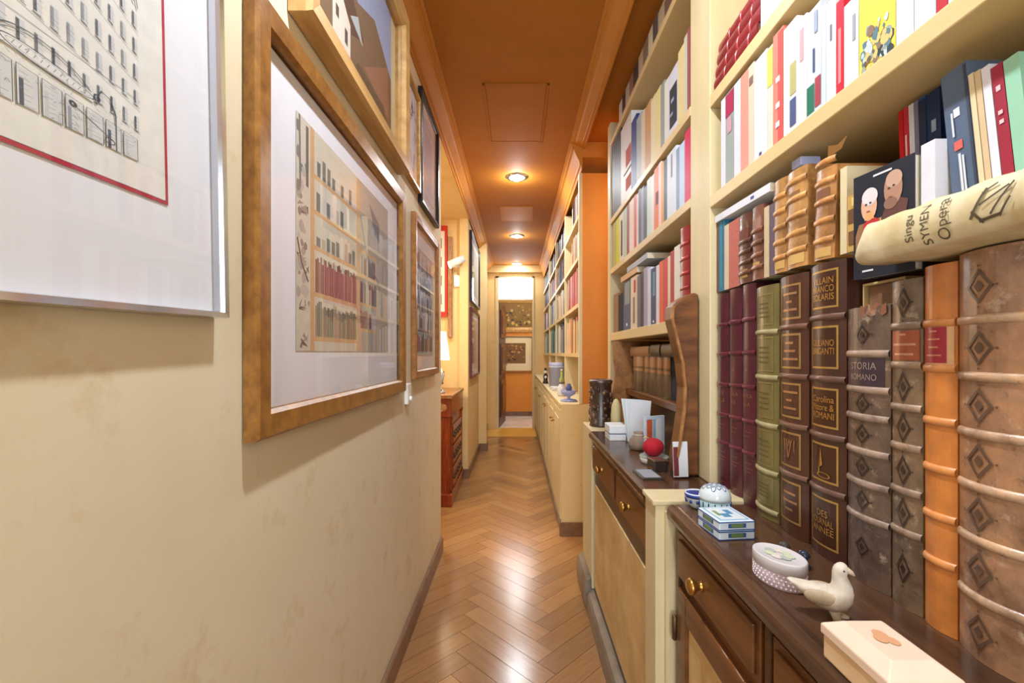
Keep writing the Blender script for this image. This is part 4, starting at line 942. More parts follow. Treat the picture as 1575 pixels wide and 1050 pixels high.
for i in range(15):
    t_ = PI*i/14-PI/2; r = .034*max(math.cos(t_), .01)
    rows.append([(r*math.cos(a)*(1+.03*math.cos(8*a)), r*math.sin(a)*(1+.03*math.cos(8*a)), .030+.030*math.sin(t_)) for a in [2*PI*k/32 for k in range(32)]])
mb.grid(rows, closed=True); mb.build('cushion', M['cloth'], o)
mb = MB().col((226, 180, 130)); mb.tube([(-.012, 0, .058), (-.026, -.006, .064), (-.034, -.004, .060)], .0022, 6); mb.build('cord', M['cloth'], o)
o = empty('dark_trinket_box', (.484, 1.395, CZ+.0003), .2, 'small dark wooden trinket box with a drawer next to the scroll-shaped hutch side', 'box'); o.location = (.432, 1.400, CZ+.0003)
mb = MB().col((60, 44, 38)); mb.box(-.022, .022, -.024, .024, 0, .030); mb.build('box_body', M['leather'], o, .002)
mb = MB().col((96, 74, 62)); mb.box(-.023, .023, -.025, .025, .0302, .036); mb.build('box_lid', M['leather'], o, .002)
mb = MB().col((150, 110, 60)); mb.box(-.0232, -.022, -.014, .014, .006, .010); mb.build('drawer_pull', M['gold'], o)
o = empty('photo_frame', (.385, 1.34, CZ+.0003), .05, 'dark glass photo frame lying flat at the front edge of the middle cabinet', 'picture frame')
mb = MB().col((60, 56, 54)); mb.box(-.03, .03, -.05, .05, 0, .006); mb.build('frame', M['leather'], o, .001)
mb = MB().col((150, 154, 160)); mb.box(-.024, .024, -.044, .044, .006, .0068); mb.build('photo', M['gloss'], o)
o = empty('postcard', (.50, 1.395, CZ+.0005), 0, 'white and dark red postcard tucked against the scroll side of the hutch', 'postcard')
mb = MB().col((216, 220, 228)); mb.box(-.022, .022, 0, .0012, 0, .10); mb.build('card', M['paper'], o); mb = MB().col((110, 40, 44)); mb.box(-.021, -.006, -.0004, 0, .003, .085); mb.build('card_picture', M['ink'], o); o.location = (.47, 1.302, CZ+.006); o.rotation_euler = (-.08, 0, .1)
# ------------------------------------------------------------------ pictures on the left wall
def picture(label, y0, y1, z0, z1, th, fw, mat, name='framed_picture', inset=.004, tilt=0, x=WX, cat='picture', gap=.002, side=1):
    t = empty(name, (x+gap, (y0+y1)/2, z0), 0, label, cat)
    if tilt: t.rotation_euler = (tilt, 0, 0)
    w_ = (y1-y0)/2; h = z1-z0; mb = MB()
    rows = []
    for (a, d) in ((0, 0), (0, th*.75), (fw*.12, th), (fw*.85, th*.92), (fw, th*.65), (fw, 0.003)):
        rows.append([(d, -w_+a, a), (d, w_-a, a), (d, w_-a, h-a), (d, -w_+a, h-a)])
    mb.grid(rows, closed=True, sm=False)
    mb.build('frame', M[mat], t)
    if mat == 'burl':
        fi = MB().col((26, 22, 20)); g_ = fw+.0003
        for q4 in ((-w_+g_, w_-g_, h-g_-.004, h-g_), (-w_+g_, -w_+g_+.003, g_, h-g_), (w_-g_-.003, w_-g_, g_, h-g_)): fi.box(.003, .006, *q4)
        fi.build('inner_fillet', M['ink'], t)
    mb = MB().col((228, 232, 243)); mb.box(0, .003, -w_+fw*.5, w_-fw*.5, fw*.5, h-fw*.5); mb.build('backing', M['matboard'], t)
    mb = MB(); mb.face([(th*.6, -w_+fw, fw), (th*.6, w_-fw, fw), (th*.6, w_-fw, h-fw), (th*.6, -w_+fw, h-fw)]); mb.build('glass', M['glass'], t)
    return t
class Art:                                            # flat drawing on a picture: u to the right as seen, v up
    def __init__(s, x, w_): s.m = MB(); s.x = x; s.k = 0; s.w = w_
    def P(s, u, v): return (s.x+s.k*1.2e-6, u, v)     # left wall seen from the passage: right is +Y
    def quad(s, pts, c): s.k += 1; s.m.col(c); s.m.face([s.P(*p) for p in pts]); return s
    def rect(s, u0, u1, v0, v1, c): return s.quad([(u0, v0), (u1, v0), (u1, v1), (u0, v1)], c)
    def line(s, pts, w_, c):
        for (a, b_), (a2, b2) in zip(pts, pts[1:]):
            dx, dy = a2-a, b2-b_; L = math.hypot(dx, dy) or 1; nx, ny = -dy/L*w_/2, dx/L*w_/2
            s.quad([(a+nx, b_+ny), (a-nx, b_-ny), (a2-nx, b2-ny), (a2+nx, b2+ny)], c)
        return s
    def ell(s, u, v, a, b_, w_, c, t0=0, t1=2*PI, n=20): return s.line([(u+a*math.cos(t0+(t1-t0)*k/n), v+b_*math.sin(t0+(t1-t0)*k/n)) for k in range(n+1)], w_, c)
    def done(s, name, parent, mat='ink'): return s.m.build(name, M[mat], parent)
# silver framed street drawing
t = picture('silver-framed street drawing with a red border line, nearest picture on the left', .28, .692, 1.247, 2.25, .022, .010, 'silver', tilt=-.0)
t.rotation_euler = (.028, 0, 0)
# local frame: u=0 centre (Y .486), v=0 bottom
a = Art(.0042, .4); U = lambda Y: Y-.486
def V(z): return z-1.247
a.rect(U(.30), U(.594), V(1.394), V(2.10), (230, 232, 230))
for q in ((U(.30), U(.5965), V(1.389), V(1.3935)), (U(.592), U(.5965), V(1.389), V(1.90))): a.rect(*q, (176, 34, 58))
a.line([(U(.594), V(1.90)), (U(.56), V(1.95)), (U(.30), V(1.95))], .004, (150, 60, 70))
INK = (70, 78, 92); LI = (146, 154, 166); PA = (196, 202, 210); q = random.Random(2)
for k in range(6):                                   # cornice lines of the long facade, dropping to the right
    z = 1.505+.066*k; a.line([(U(.30), V(z+.01)), (U(.42), V(z+.006)), (U(.555), V(z-.006))], .0008, LI); a.line([(U(.30), V(z+.0125)), (U(.555), V(z-.004))], .0005, LI)
for k in range(16):
    Yc = .312+.0158*k; w2 = .0042-.00008*k
    for j in range(6):
        z = 1.517+.066*j+.008*(1-k/8)
        if z > 1.90-.006*k: continue
        a.rect(U(Yc-w2), U(Yc+w2), V(z), V(z+.036), (206, 212, 220)); a.rect(U(Yc-w2), U(Yc-w2*.2), V(z+.002), V(z+.034), q.choice([INK, (96, 104, 116), LI]))
        for g in range(4): a.line([(U(Yc-w2*1.3), V(z+.008*g)), (U(Yc+w2*1.3), V(z+.008*g-.0006))], .0005, q.choice([INK, LI]))
        a.line([(U(Yc-w2*1.6), V(z-.003)), (U(Yc+w2*1.6), V(z-.0036))], .0009, INK)
for k in range(11):                                  # shop fronts
    Yc = .305+.0225*k; a.rect(U(Yc), U(Yc+.019), V(1.432), V(1.485), (212, 217, 222)); a.line([(U(Yc), V(1.43)), (U(Yc), V(1.488)), (U(Yc+.019), V(1.487)), (U(Yc+.019), V(1.43))], .0008, INK)
    for j in range(7): a.line([(U(Yc+.002), V(1.434+.0075*j)), (U(Yc+q.uniform(.008, .017)), V(1.434+.0075*j+q.uniform(-.001, .001)))], .0005, q.choice([INK, LI]))
    a.rect(U(Yc+.002), U(Yc+.006), V(1.432), V(1.47), q.choice([LI, PA, INK]))
a.ell(U(.445), V(1.500), .052, .046, .0015, INK, .1, PI, 26); a.ell(U(.445), V(1.500), .048, .041, .0008, INK, .1, PI, 26)
a.rect(U(.405), U(.493), V(1.505), V(1.522), (228, 231, 234)); a.ell(U(.449), V(1.5135), .045, .0105, .0014, INK); a.ell(U(.449), V(1.5135), .040, .0072, .0006, LI)
for k in range(12): a.line([(U(.414+.0062*k), V(1.510)), (U(.4165+.0062*k), V(1.517))], .0008, LI)
a.rect(U(.3995), U(.4035), V(1.432), V(1.60), (214, 219, 224)); a.line([(U(.3995), V(1.432)), (U(.3995), V(1.60))], .0008, INK); a.line([(U(.4035), V(1.432)), (U(.4035), V(1.60))], .0008, INK)
hx_ = [(.3905, 1.622), (.3905, 1.602), (.398, 1.592), (.408, 1.592), (.414, 1.602), (.414, 1.622), (.405, 1.632), (.3905, 1.622)]
a.quad([(U(y), V(z)) for y, z in hx_[:4]], (236, 238, 238)); a.quad([(U(y), V(z)) for y, z in hx_[3:7]], (236, 238, 238)); a.quad([(U(.3905), V(1.622)), (U(.408), V(1.592)), (U(.414), V(1.61)), (U(.405), V(1.632))], (236, 238, 238))
a.line([(U(y), V(z)) for y, z in hx_], .0013, INK); a.ell(U(.402), V(1.612), .001, .0015, .001, INK, n=6)
a.rect(U(.393), U(.407), V(1.640), V(1.672), (176, 184, 198)); a.line([(U(.393), V(1.64)), (U(.393), V(1.672)), (U(.407), V(1.672)), (U(.407), V(1.64)), (U(.393), V(1.64))], .0018, (60, 66, 78))
a.line([(U(.520), V(1.432)), (U(.520), V(1.51)), (U(.514), V(1.535)), (U(.503), V(1.54)), (U(.498), V(1.525))], .0016, INK)
a.ell(U(.497), V(1.519), .003, .006, .0022, (60, 66, 78)); a.ell(U(.470), V(1.478), .003, .004, .003, (50, 56, 66)); a.line([(U(.47), V(1.478)), (U(.515), V(1.45))], .0012, INK); a.ell(U(.512), V(1.446), .006, .006, .0012, INK)
for k in range(170):
    y_, z_ = q.uniform(.305, .55), q.uniform(1.43, 1.53); a.line([(U(y_), V(z_)), (U(y_+q.uniform(-.006, .006)), V(z_+q.uniform(-.006, .006)))], .0005, q.choice([INK, LI, LI]))
for k in range(26): y_ = .43+.0048*k; a.line([(U(y_), V(1.93-.0028*k)), (U(y_+.003), V(1.905-.003*k))], .0016, q.choice([(140, 160, 166), LI, (110, 126, 134)]))
for i_ in range(len(a.m.v)):
    x_, u_, v_ = a.m.v[i_]; vb = 1.424-1.247
    if v_ > vb+.0001 and u_ < U(.566) and i_ >= 36: a.m.v[i_] = (x_, u_, vb+(v_-vb)*(.80-.34*(u_-U(.31))/.24))
a.done('street_drawing', t)
mb = MB().col((70, 66, 64)); mb.box(.0035, .0042, -.198, .198, .012, .020)
# large burl frame with study of a library
Y0, Y1 = .761, 1.78
t = picture('large picture of library shelves in a wide burl veneer frame on the cream wall', Y0, Y1, 1.05, 1.82, .026, .050, 'burl')
mid = (Y0+Y1)/2; a = Art(.0042, .4); U = lambda Y: Y-mid
V = lambda z: z-1.05
u0, u1, v0, v1 = U(.935), U(1.60), V(1.205), V(1.70)
a.rect(u0, u1, v0, v1, (208, 204, 190))
WD = (206, 170, 128)
a.rect(U(1.00), U(1.02), v0, v1, WD); a.rect(U(1.29), U(1.315), v0, v1, WD); a.rect(U(1.315), U(1.60), v0, v1, (176, 170, 160))
for z in (1.235, 1.335, 1.44, 1.52, 1.60): a.rect(U(1.02), U(1.29), V(z-.008), V(z+.003), WD)
for z in (1.27, 1.345, 1.43, 1.50): a.rect(U(1.315), U(1.47), V(z-.006), V(z+.003), WD)
q = random.Random(9)
def bks(ya, yb, z, zt2, pal, wmin=.006, wmax=.013):
    y = ya
    while y < yb-.004:
        w2 = q.uniform(wmin, wmax); a.rect(U(y), U(min(y+w2, yb)-.0012), V(z), V(z+(zt2-z)*q.uniform(.72, .95)), q.choice(pal)); y += w2
bks(1.025, 1.288, 1.238, 1.325, [(110, 104, 90), (140, 130, 110), (90, 86, 78), (170, 156, 130)])
bks(1.025, 1.288, 1.338, 1.43, [(134, 62, 66), (150, 80, 82), (120, 54, 60), (160, 110, 100)])
bks(1.32, 1.47, 1.348, 1.42, [(134, 62, 66), (90, 80, 90), (186, 180, 180)])
bks(1.32, 1.47, 1.273, 1.335, [(134, 82, 86), (190, 184, 190), (110, 90, 100)])
bks(1.32, 1.47, 1.433, 1.495, [(120, 84, 90), (200, 196, 196), (110, 100, 100)])
for k in range(9): y = 1.03+.028*k; a.rect(U(y), U(y+.021), V(1.443), V(1.443+q.uniform(.02, .05)), q.choice([(206, 206, 200), (110, 120, 120), (90, 110, 110), (180, 170, 150)])); a.rect(U(y+.004), U(y+.022), V(1.603), V(1.603+q.uniform(.02, .06)), q.choice([(206, 206, 200), (100, 116, 116), (90, 110, 110)]))
for k in range(9): y = 1.03+.028*k; a.rect(U(y), U(y+.02), V(1.523), V(1.523+q.uniform(.02, .05)), q.choice([(200, 200, 196), (96, 110, 110), (180, 170, 160)]))
for (y, z, ra, rb) in ((.965, 1.50, .028, .020), (.965, 1.30, .02, .02), (.96, 1.40, .03, .012), (.97, 1.23, .024, .02), (.985, 1.38, .01, .01)):
    for k in range(5): a.quad([(U(y+q.uniform(-ra, ra)), V(z+q.uniform(-rb, rb))) for _ in range(3)], q.choice([(90, 86, 84), (120, 114, 108), (150, 146, 140)]))
for k in range(26):
    cy_, cz_ = q.uniform(.94, .995), q.uniform(1.21, 1.68); rr = q.uniform(.006, .022); g = q.randint(120, 190)
    a.quad([(U(min(.998, max(.937, cy_+rr*q.uniform(.5, 1)*math.cos(a_)))), V(cz_+rr*q.uniform(.5, 1)*math.sin(a_))) for a_ in [2*PI*j/7 for j in range(7)]], (g, g-4, g-10))
a.line([(U(.94), V(1.44)), (U(.96), V(1.39)), (U(.99), V(1.355))], .006, (96, 90, 88)); a.line([(U(.95), V(1.70)), (U(.953), V(1.55))], .008, (120, 124, 128)); a.line([(U(.985), V(1.69)), (U(.985), V(1.56))], .012, (110, 104, 100))
a.quad([(U(1.40), V(1.66)), (U(1.50), V(1.62)), (U(1.50), V(1.56)), (U(1.45), V(1.58))], (120, 120, 130)); a.line([(U(1.32), V(1.60)), (U(1.37), V(1.50)), (U(1.50), V(1.42)), (U(1.50), V(1.36))], .008, (130, 128, 130))
a.rect(U(1.47), U(1.60), v0, v1, (196, 196, 194)) if False else None
a.done('library_drawing', t)
mb = MB(); 
for s in (0, 1):
    pass
# oil painting with pale frame, upper row
t = picture('large landscape painting in a deep pale oak frame hung above the library picture', .91, 1.75, 1.885, 2.475, .048, .055, 'oakframe' if 'oakframe' in M else 'honey')
a = Art(.0045, .4); mid = (.91+1.75)/2; U = lambda Y: Y-mid; V = lambda z: z-1.885
a.rect(U(.955), U(1.705), V(1.93), V(2.43), (214, 200, 160)); a.rect(U(1.02), U(1.64), V(1.98), V(2.42), (150, 166, 200))
a.quad([(U(1.02), V(1.98)), (U(1.64), V(1.98)), (U(1.64), V(2.18)), (U(1.45), V(2.26)), (U(1.3), V(2.20)), (U(1.02), V(2.30))], (120, 96, 70))
a.quad([(U(1.02), V(2.10)), (U(1.2), V(2.22)), (U(1.35), V(2.12)), (U(1.2), V(2.05))], (86, 60, 40)); a.quad([(U(1.35), V(2.05)), (U(1.6), V(2.2)), (U(1.6), V(2.02))], (150, 110, 84))
a.quad([(U(1.12), V(2.0)), (U(1.24), V(2.0)), (U(1.24), V(2.09)), (U(1.18), V(2.13)), (U(1.12), V(2.08))], (226, 220, 208)); a.rect(U(1.20), U(1.22), V(2.02), V(2.06), (80, 70, 64)); a.rect(U(1.14), U(1.16), V(2.05), V(2.08), (80, 70, 64))
a.quad([(U(1.25), V(1.98)), (U(1.6), V(1.98)), (U(1.55), V(2.04)), (U(1.3), V(2.03))], (92, 78, 56)); a.quad([(U(1.24), V(2.12)), (U(1.30), V(2.16)), (U(1.34), V(2.10))], (176, 190, 196))
a.done('landscape_painting', t)
# small gilt frame with sketch
t = picture('small gilt-framed ink sketch squeezed between the landscape and the black-framed picture', 1.80, 2.085, 1.93, 2.36, .020, .018, 'gilt' if 'gilt' in M else 'brass')
a = Art(.0045, .4); mid = 1.9425; q = random.Random(5)
for k in range(36): y, z = q.uniform(-.09, .09), q.uniform(.06, .36); a.line([(y, z), (y+q.uniform(-.03, .03), z+q.uniform(-.05, .05))], .004, (50, 48, 48))
a.done('ink_sketch', t)
t = picture('tall black-framed picture behind reflecting glass, hung high near the end of the near left wall', 2.11, 2.56, 1.90, 2.44, .022, .022, 'black')
a = Art(.0042, .4); a.rect(-.15, .15, .08, .46, (206, 206, 222)); a.rect(-.1, .1, .12, .4, (186, 182, 200)); a.done('pale_print', t)
t = picture('narrow brown-framed print of blue book stacks, last on the near left wall', 1.97, 2.56, 1.088, 1.815, .022, .036, 'honey')
a = Art(.0042, .4); a.rect(-.20, .20, .10, .60, (170, 178, 190)); q = random.Random(6)
for j in range(5):
    for k in range(12): y = -.19+.031*k; a.rect(y, y+.026, .12+.095*j, .12+.095*j+q.uniform(.05, .088), q.choice([(84, 96, 130), (120, 134, 160), (200, 204, 210), (70, 76, 96), (160, 170, 190)]) if j else q.choice([(150, 60, 50), (120, 70, 60), (90, 60, 60)]))
a.done('book_print', t)
# small white device
t = empty('thermostat', (WX+.0005, 1.885, .99), 0, 'small white plastic device on the wall below the burl-framed picture corner', 'wall device')
mb = MB(); mb.box(0, .016, -.030, .030, 0, .085); mb.build('housing', M['white'], t, .004)
mb = MB(); mb.lathe([(.010, .016), (.010, .024), (.007, .026)], 0, .022, 16, axis='x'); mb.build('dial', M['white'], t)
# far left wall pictures
t = picture('black-framed print with pale blue glass on the far left wall, upper of two', 4.50, 5.50, 1.72, 2.42, .025, .03, 'black', x=-.47)
a = Art(.0042, .4); a.rect(-.36, .36, .1, .6, (150, 176, 190)); a.rect(-.3, .1, .12, .35, (100, 120, 120)); a.done('pale_print', t)
t = picture('dark red framed print on the far left wall, lower of two', 4.50, 5.45, .95, 1.66, .025, .03, 'maroon' if 'maroon' in M else 'black', x=-.47)
a = Art(.0042, .4); a.rect(-.38, .38, .08, .62, (206, 170, 160)); a.rect(-.2, .2, .15, .5, (170, 120, 120)); a.done('pink_print', t)
# ------------------------------------------------------------------ niche on the left: chest, lamp, picture, wall spotlight
t = empty('carved_chest_of_drawers', (0, 0, 0), 0, 'polished red mahogany chest with carved columns in the left side room', 'chest')
mb = MB(); mb.box(-1.12, -.525, 3.565, 4.28, .10, .80); mb.build('body', M['redwood'], t)
mb = MB(); mb.box(-1.13, -.505, 3.545, 4.30, 0, .10); mb.build('base', M['redwood'], t, .008)
mb = MB(); mb.prism([(-1.14, .845), (-.51, .845), (-.502, .852), (-.502, .868), (-.51, .874), (-1.14, .874)], 3.53, 4.31, 'y'); mb.build('top', M['honey'], t, .002)
for k in range(3):
    mb = MB(); mb.box(-.525, -.512, 3.66, 4.2, .13+.17*k, .28+.17*k); d = mb.build('drawer', M['redwood'], t, .004)
    mb = MB(); q = random.Random(k)
    for j in range(14): mb.ball((-.512, 3.68+.037*j, .20+.17*k+.02*math.sin(j*2.1)), .017, 5, (.5, 1, 1))
    mb.build('carving', M['darkdoor'], d)
for yy in (3.60, 4.25):
    mb = MB(); mb.lathe([(.028, .11), (.030, .13), (.022, .15), (.022, .66), (.030, .68), (.028, .70)], -.533, yy, 18); mb.build('column', M['redwood'], t)
mb = MB(); mb.box(-1.12, -.510, 3.55, 4.29, .70, .845); fz = mb.build('frieze', M['redwood'], t, .003)
mb = MB().col((200, 150, 96))
for cx in (-.57, -.64): mb.ball((cx, 3.549, .775), .026, 8, (1, .25, 1.1)); 
for k in range(8): mb.ball((-.60+.02*math.cos(k*PI/4), 3.548, .775+.035*math.sin(k*PI/4)), .009, 5, (1, .5, 1))
mb.build('carved_rosette', M['leather'], fz)
t = empty('table_lamp', (-.66, 3.72, .8745), 0, 'table lamp with white shade and blue and white base on the mahogany chest', 'lamp')
mb = MB().col((206, 210, 214)); mb.lathe([(.07, 0), (.075, .01), (.05, .03), (.035, .05), (.06, .10), (.07, .15), (.045, .20), (.018, .23), (.012, .27)], n=24); lb = mb.build('lamp_base', M['ceramic'], t)
mb = MB().col((50, 56, 70)); q = random.Random(1)
for k in range(26): a_ = q.uniform(0, 2*PI); z = q.uniform(.02, .2); r = .045+.02*math.sin(z*30); mb.ball((.058*math.cos(a_), .058*math.sin(a_), z), q.uniform(.006, .014), 5)
mb.build('painted_pattern', M['ceramic'], lb)
mb = MB(); mb.lathe([(.12, .29), (.085, .50)], n=28); sh = mb.build('lamp_shade', M['shade'], t)
bpy.data.objects.remove(bpy.data.objects['lamp_shade']); mb = MB(); mb.grid([[(r*math.cos(2*PI*k/28), r*math.sin(2*PI*k/28), h) for k in range(28)] for r, h in ((.11, .27), (.08, .50))], closed=True); mb.build('lamp_shade', M['shade'], t)
t = empty('framed_print', (-.745, 4.405, 1.55), 0, 'red-framed white panel with small prints on the back wall of the left side room', 'picture')
mb = MB().col((190, 44, 30)); 
for a_ in ((-.11, .075, 0, .05), (-.11, .075, .83, .88), (-.11, -.08, .05, .83), (.05, .075, .05, .83)): mb.box(a_[0], a_[1], -.02, 0, a_[2], a_[3])
mb.build('frame', M['gloss'], t, .002)
mb = MB().col((228, 220, 206)); mb.box(-.08, .05, -.008, 0, .05, .83); mb.build('mat', M['paper'], t)
mb = MB().col((130, 120, 106)); 
for k in range(4): mb.box(-.04, .02, -.0088, -.008, .12+.18*k, .22+.18*k)
mb.build('small_prints', M['ink'], t)
mb = MB(); mb.box(-.665, -.625, 4.375, 4.405, 1.35, 2.32); o = mb.build('wall_board', M['honey'], None, .003); tag(o, 'tall narrow brown wooden strip beside the red-framed panel', 'panel')
t = empty('wall_spotlight', (-.565, 4.419, 2.06), 0, 'white cylindrical wall spotlight pointing down in the left side room', 'wall light')
mb = MB(); mb.box(-.03, .03, -.012, 0, -.03, .03); mb.build('mount', M['white'], t, .003)
mb = MB(); mb.tube([(0, -.012, 0), (0, -.06, .0), (-.02, -.10, .01)], .006, 8); mb.build('arm', M['white'], t)
mb = MB(); mb.tube([(.06, -.10, .04), (-.07, -.135, -.03)], [.034, .038], 20); mb.build('spot_head', M['white'], t)
mb = MB(); mb.tube([(-.0705, -.1352, -.0303), (-.073, -.1358, -.0313)], [.032, .032], 20); mb.build('spot_lens', M['lampglow'], t)
t = empty('wall_thermostat', (-.575, 4.419, 1.90), 0, 'small white round-edged unit below the wall spotlight', 'wall device')
mb = MB(); mb.box(-.035, .035, -.025, 0, -.06, .06); mb.build('housing', M['white'], t, .012)
mb = MB(); mb.lathe([(.015, -.025), (.014, -.030), (.002, -.031)], 0, -.01, 16, axis='y'); mb.build('dial', M['shade'], t)  # dial made to glow, imitating the white glow below the spotlight
# ------------------------------------------------------------------ end of the corridor
t = empty('carved_dark_door', (-.315, 7.30, .006), 0, 'dark carved oak door standing open into the end room', 'door')
mb = MB(); mb.box(-.0, .035, .0, .78, 0, 2.02); mb.build('leaf', M['darkdoor'], t, .004)
for z0, z1 in ((.15, .75), (.85, 1.35), (1.45, 1.9)):
    mb = MB(); mb.box(.035, .055, .10, .68, z0, z1); mb.box(.055, .068, .16, .62, z0+.06, z1-.06); mb.build('carved_panel', M['walnut'], t, .006)
mb = MB(); mb.tube([(.035, .70, 1.0), (.08, .70, 1.0), (.085, .62, 1.0)], .009, 8); mb.build('handle', M['brass'], t)
t.rotation_euler = (0, 0, -.10)
def picfront(label, x0, x1, z0, z1, y, fw, mat, art):
    t = empty('framed_picture', ((x0+x1)/2, y, z0), 0, label, 'picture'); w_ = (x1-x0)/2; h = z1-z0
    mb = MB(); mb.grid([[(-w_+a_, -d, a_), (w_-a_, -d, a_), (w_-a_, -d, h-a_), (-w_+a_, -d, h-a_)] for a_, d in ((0, 0), (0, .03), (fw*.5, .035), (fw, .02), (fw, .004))], closed=True, sm=False); mb.build('frame', M[mat], t)
    m = MB(); art(m, w_, h, fw); m.build('painting', M['ink'], t); return t
def artA(m, w_, h, fw):
    q = random.Random(3); m.col((120, 92, 44)); m.box(-w_+fw*.9, w_-fw*.9, -.006, 0, fw*.9, h-fw*.9)
    for k in range(60): m.col(q.choice([(60, 50, 36), (170, 150, 100), (140, 110, 50), (50, 60, 60), (190, 160, 90), (90, 70, 40)])); u, v, r = q.uniform(-w_*.75, w_*.75), q.uniform(h*.2, h*.8), q.uniform(.012, .045); m.face([(u+r*q.uniform(.5, 1)*math.cos(a_), -.0062-k*1e-5, v+r*q.uniform(.5, 1)*.8*math.sin(a_)) for a_ in [2*PI*j/7 for j in range(7)]])
def artB(m, w_, h, fw):
    m.col((222, 208, 168)); m.box(-w_+fw*.9, w_-fw*.9, -.006, 0, fw*.9, h-fw*.9); q = random.Random(8)
    m.col((120, 84, 44)); m.box(-w_*.68, w_*.62, -.0068, -.006, h*.24, h*.8)
    for k in range(60): m.col(q.choice([(70, 50, 34), (190, 140, 80), (160, 110, 60), (90, 60, 40)])); u, v, r = q.uniform(-w_*.6, w_*.54), q.uniform(h*.3, h*.74), q.uniform(.012, .035); m.face([(u+r*q.uniform(.5, 1)*math.cos(a_), -.007-k*1e-5, v+r*q.uniform(.5, 1)*.7*math.sin(a_)) for a_ in [2*PI*j/7 for j in range(7)]])
picfront('dark figurative painting in a gold frame, upper one seen through the end doorway', -.45, .62, 1.60, 2.25, 8.655, .09, 'gilt' if 'gilt' in M else 'brass', artA)
picfront('sepia print with a wide cream mat, lower one seen through the end doorway', -.45, .31, .84, 1.53, 8.655, .03, 'honey', artB)
# ------------------------------------------------------------------ far bookcase contents
PAL = {'dull red': (136, 48, 42), 'dark brown': (70, 46, 34), 'cream': (214, 196, 160), 'pinkish red': (168, 76, 70), 'black': (34, 32, 36), 'grey': (134, 136, 142), 'navy': (36, 46, 86), 'white': (222, 220, 218), 'tan': (190, 140, 92), 'teal': (60, 112, 112), 'rose': (196, 120, 116)}
BN = ['bay nearest the camera', 'second bay', 'third bay', 'fourth bay, farthest']
SN = ['counter level', 'first shelf up', 'second shelf up', 'third shelf up', 'top shelf']
ZB = [FZ]+FSH
for bi, (ya, yb) in enumerate(BAYS):
    for si in range(1, 5):
        zt2 = (ZB+[2.385])[si+1]-.028 if si < 4 else 2.385
        pool = [['pinkish red'], ['tan', 'rose', 'cream'], ['pinkish red', 'dull red', 'rose'], ['cream', 'tan', 'grey'], ['dark brown', 'cream', 'grey']][si] if bi == 0 else [['white', 'grey', 'navy', 'rose'], ['navy', 'grey', 'white', 'teal', 'cream'], ['black', 'dull red', 'white', 'grey', 'cream'], ['dark brown', 'black', 'dull red', 'navy'], ['dark brown', 'grey', 'black']][si]
        y = ya+.006; end = yb-.01-(.3 if (bi == 0 and si in (3, 4)) else 0)
        while y < end:
            w_ = R.uniform(.035, .06) if bi < 3 else R.uniform(.06, .10)
            if y+w_ > end: break
            nm = R.choice(pool); c = PAL[nm]; h = (zt2-ZB[si])*R.uniform(.72, .93)
            if si == 2 and bi == 0: h = (zt2-ZB[si])*.9
            cc = tuple(max(0, min(255, v*R.uniform(.9, 1.1))) for v in c)
            o = book((FX+.012+R.uniform(0, .012), y+w_/2, ZB[si]+.0004), w_-.0015, h, .17, cc, 'gloss', simple=True, label=f"small {nm} book in the far bookcase, {SN[si]}, {BN[bi]}", group=f"{nm} books in the far bookcase, {SN[si]}, {BN[bi]}")
            y += w_+.0005
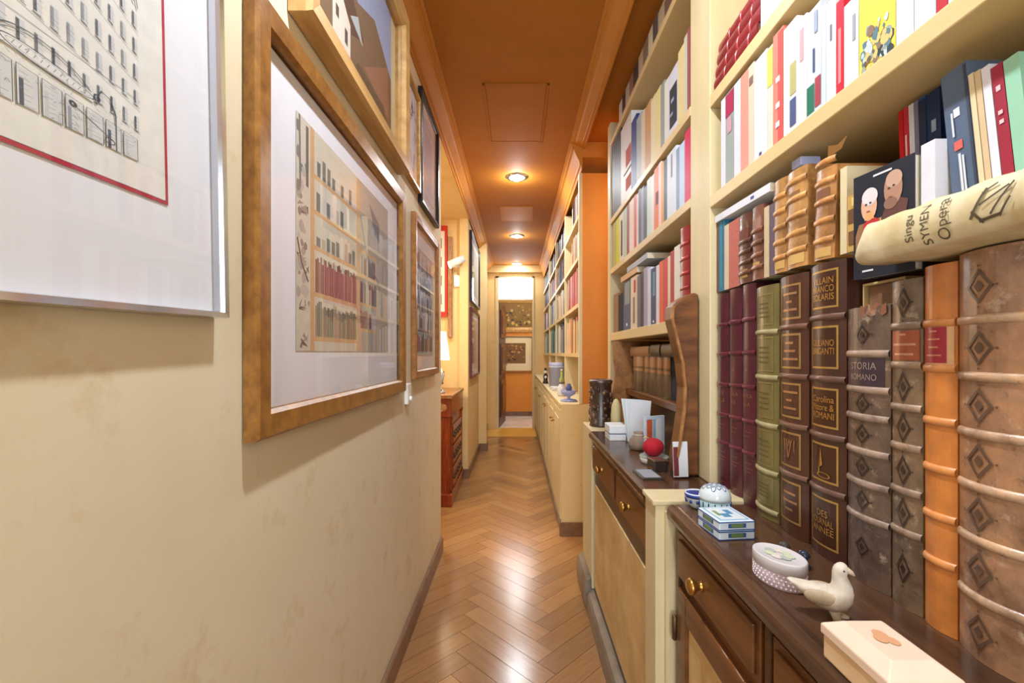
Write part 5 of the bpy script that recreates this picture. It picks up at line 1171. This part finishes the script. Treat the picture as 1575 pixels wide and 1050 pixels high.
# things on the far counter
def lathe_obj(name, x, y, prof, col, mat, label, cat, parts=None):
    o = empty(name, (x, y, FZ+.0005), 0, label, cat); mb = MB().col(col); mb.lathe(prof, n=22); mb.build('body', M[mat], o); return o
o = lathe_obj('glass_dome', .36, 3.16, [(.055, 0), (.058, .004), (.052, .012), (.012, .016), (.010, .03), (.045, .05), (.055, .075)], (150, 160, 206), 'ceramic', 'lilac-blue glass dish on the near end of the far bookcase counter', 'dish')
mb = MB().col((90, 96, 150)); mb.lathe([(.02, .076), (.024, .09), (.012, .12), (.002, .125)], n=16); mb.build('finial', M['ceramic'], o)
o = lathe_obj('small_jar', .35, 3.55, [(.03, 0), (.034, .01), (.034, .07), (.022, .085), (.022, .095)], (210, 214, 222), 'ceramic', 'small white jar on the far counter behind the lilac dish', 'jar')
mb = MB().col((120, 104, 80)); mb.lathe([(.024, .0955), (.024, .11), (.006, .114), (.006, .125), (.001, .127)], n=16); mb.build('lid', M['leather'], o)
o = lathe_obj('green_bottle', .37, 3.75, [(.022, 0), (.024, .004), (.024, .11), (.010, .14), (.010, .18)], (150, 168, 80), 'ceramic', 'slim yellow-green bottle on the far counter', 'bottle')
mb = MB().col((210, 200, 160)); mb.lathe([(.011, .1805), (.011, .20), (.001, .2015)], n=12); mb.build('cap', M['leather'], o)
o = lathe_obj('hat_box', .40, 4.45, [(.085, 0), (.085, .20), (.088, .202), (.088, .24), (.001, .242)], (168, 176, 206), 'paper', 'pale lilac cylindrical box halfway along the far counter', 'box')
mb = MB().col((206, 210, 224)); mb.lathe([(.0885, .195), (.0892, .20), (.0892, .205)], n=22); mb.build('ribbon', M['paper'], o)
o = empty('toy_figure', (.315, 5.0, FZ+.0005), 0, 'small black and white figurine at the front edge of the far counter', 'figurine')
mb = MB().col((30, 30, 36)); mb.lathe([(.03, 0), (.032, .01), (.022, .03), (.026, .08), (.014, .11)], n=16); mb.build('body', M['ceramic'], o)
mb = MB().col((222, 218, 214)); mb.ball((0, 0, .13), .022, 8); mb.ball((0, -.02, .07), .016, 6); mb.build('head', M['ceramic'], o)
mb = MB().col((60, 50, 50)); mb.lathe([(.024, .145), (.014, .15), (.012, .17), (.001, .172)], n=14); mb.build('hat', M['ceramic'], o)
o = empty('bundle_of_papers', (.375, 4.1, FZ+.0005), .1, 'untidy stack of white papers on the far counter', 'papers')
for k in range(5):
    mb = MB().col((226, 226, 230)); mb.box(-.06, .06, -.09, .09, .006*k, .006*k+.0055); s2 = mb.build('sheet_stack', M['paper'], o, 0, None, (0, 0, .12*math.sin(k*2.3)))
o = empty('clock', (.50, 3.35, 1.2005), 0, 'x', 'x'); bpy.data.objects.remove(o)
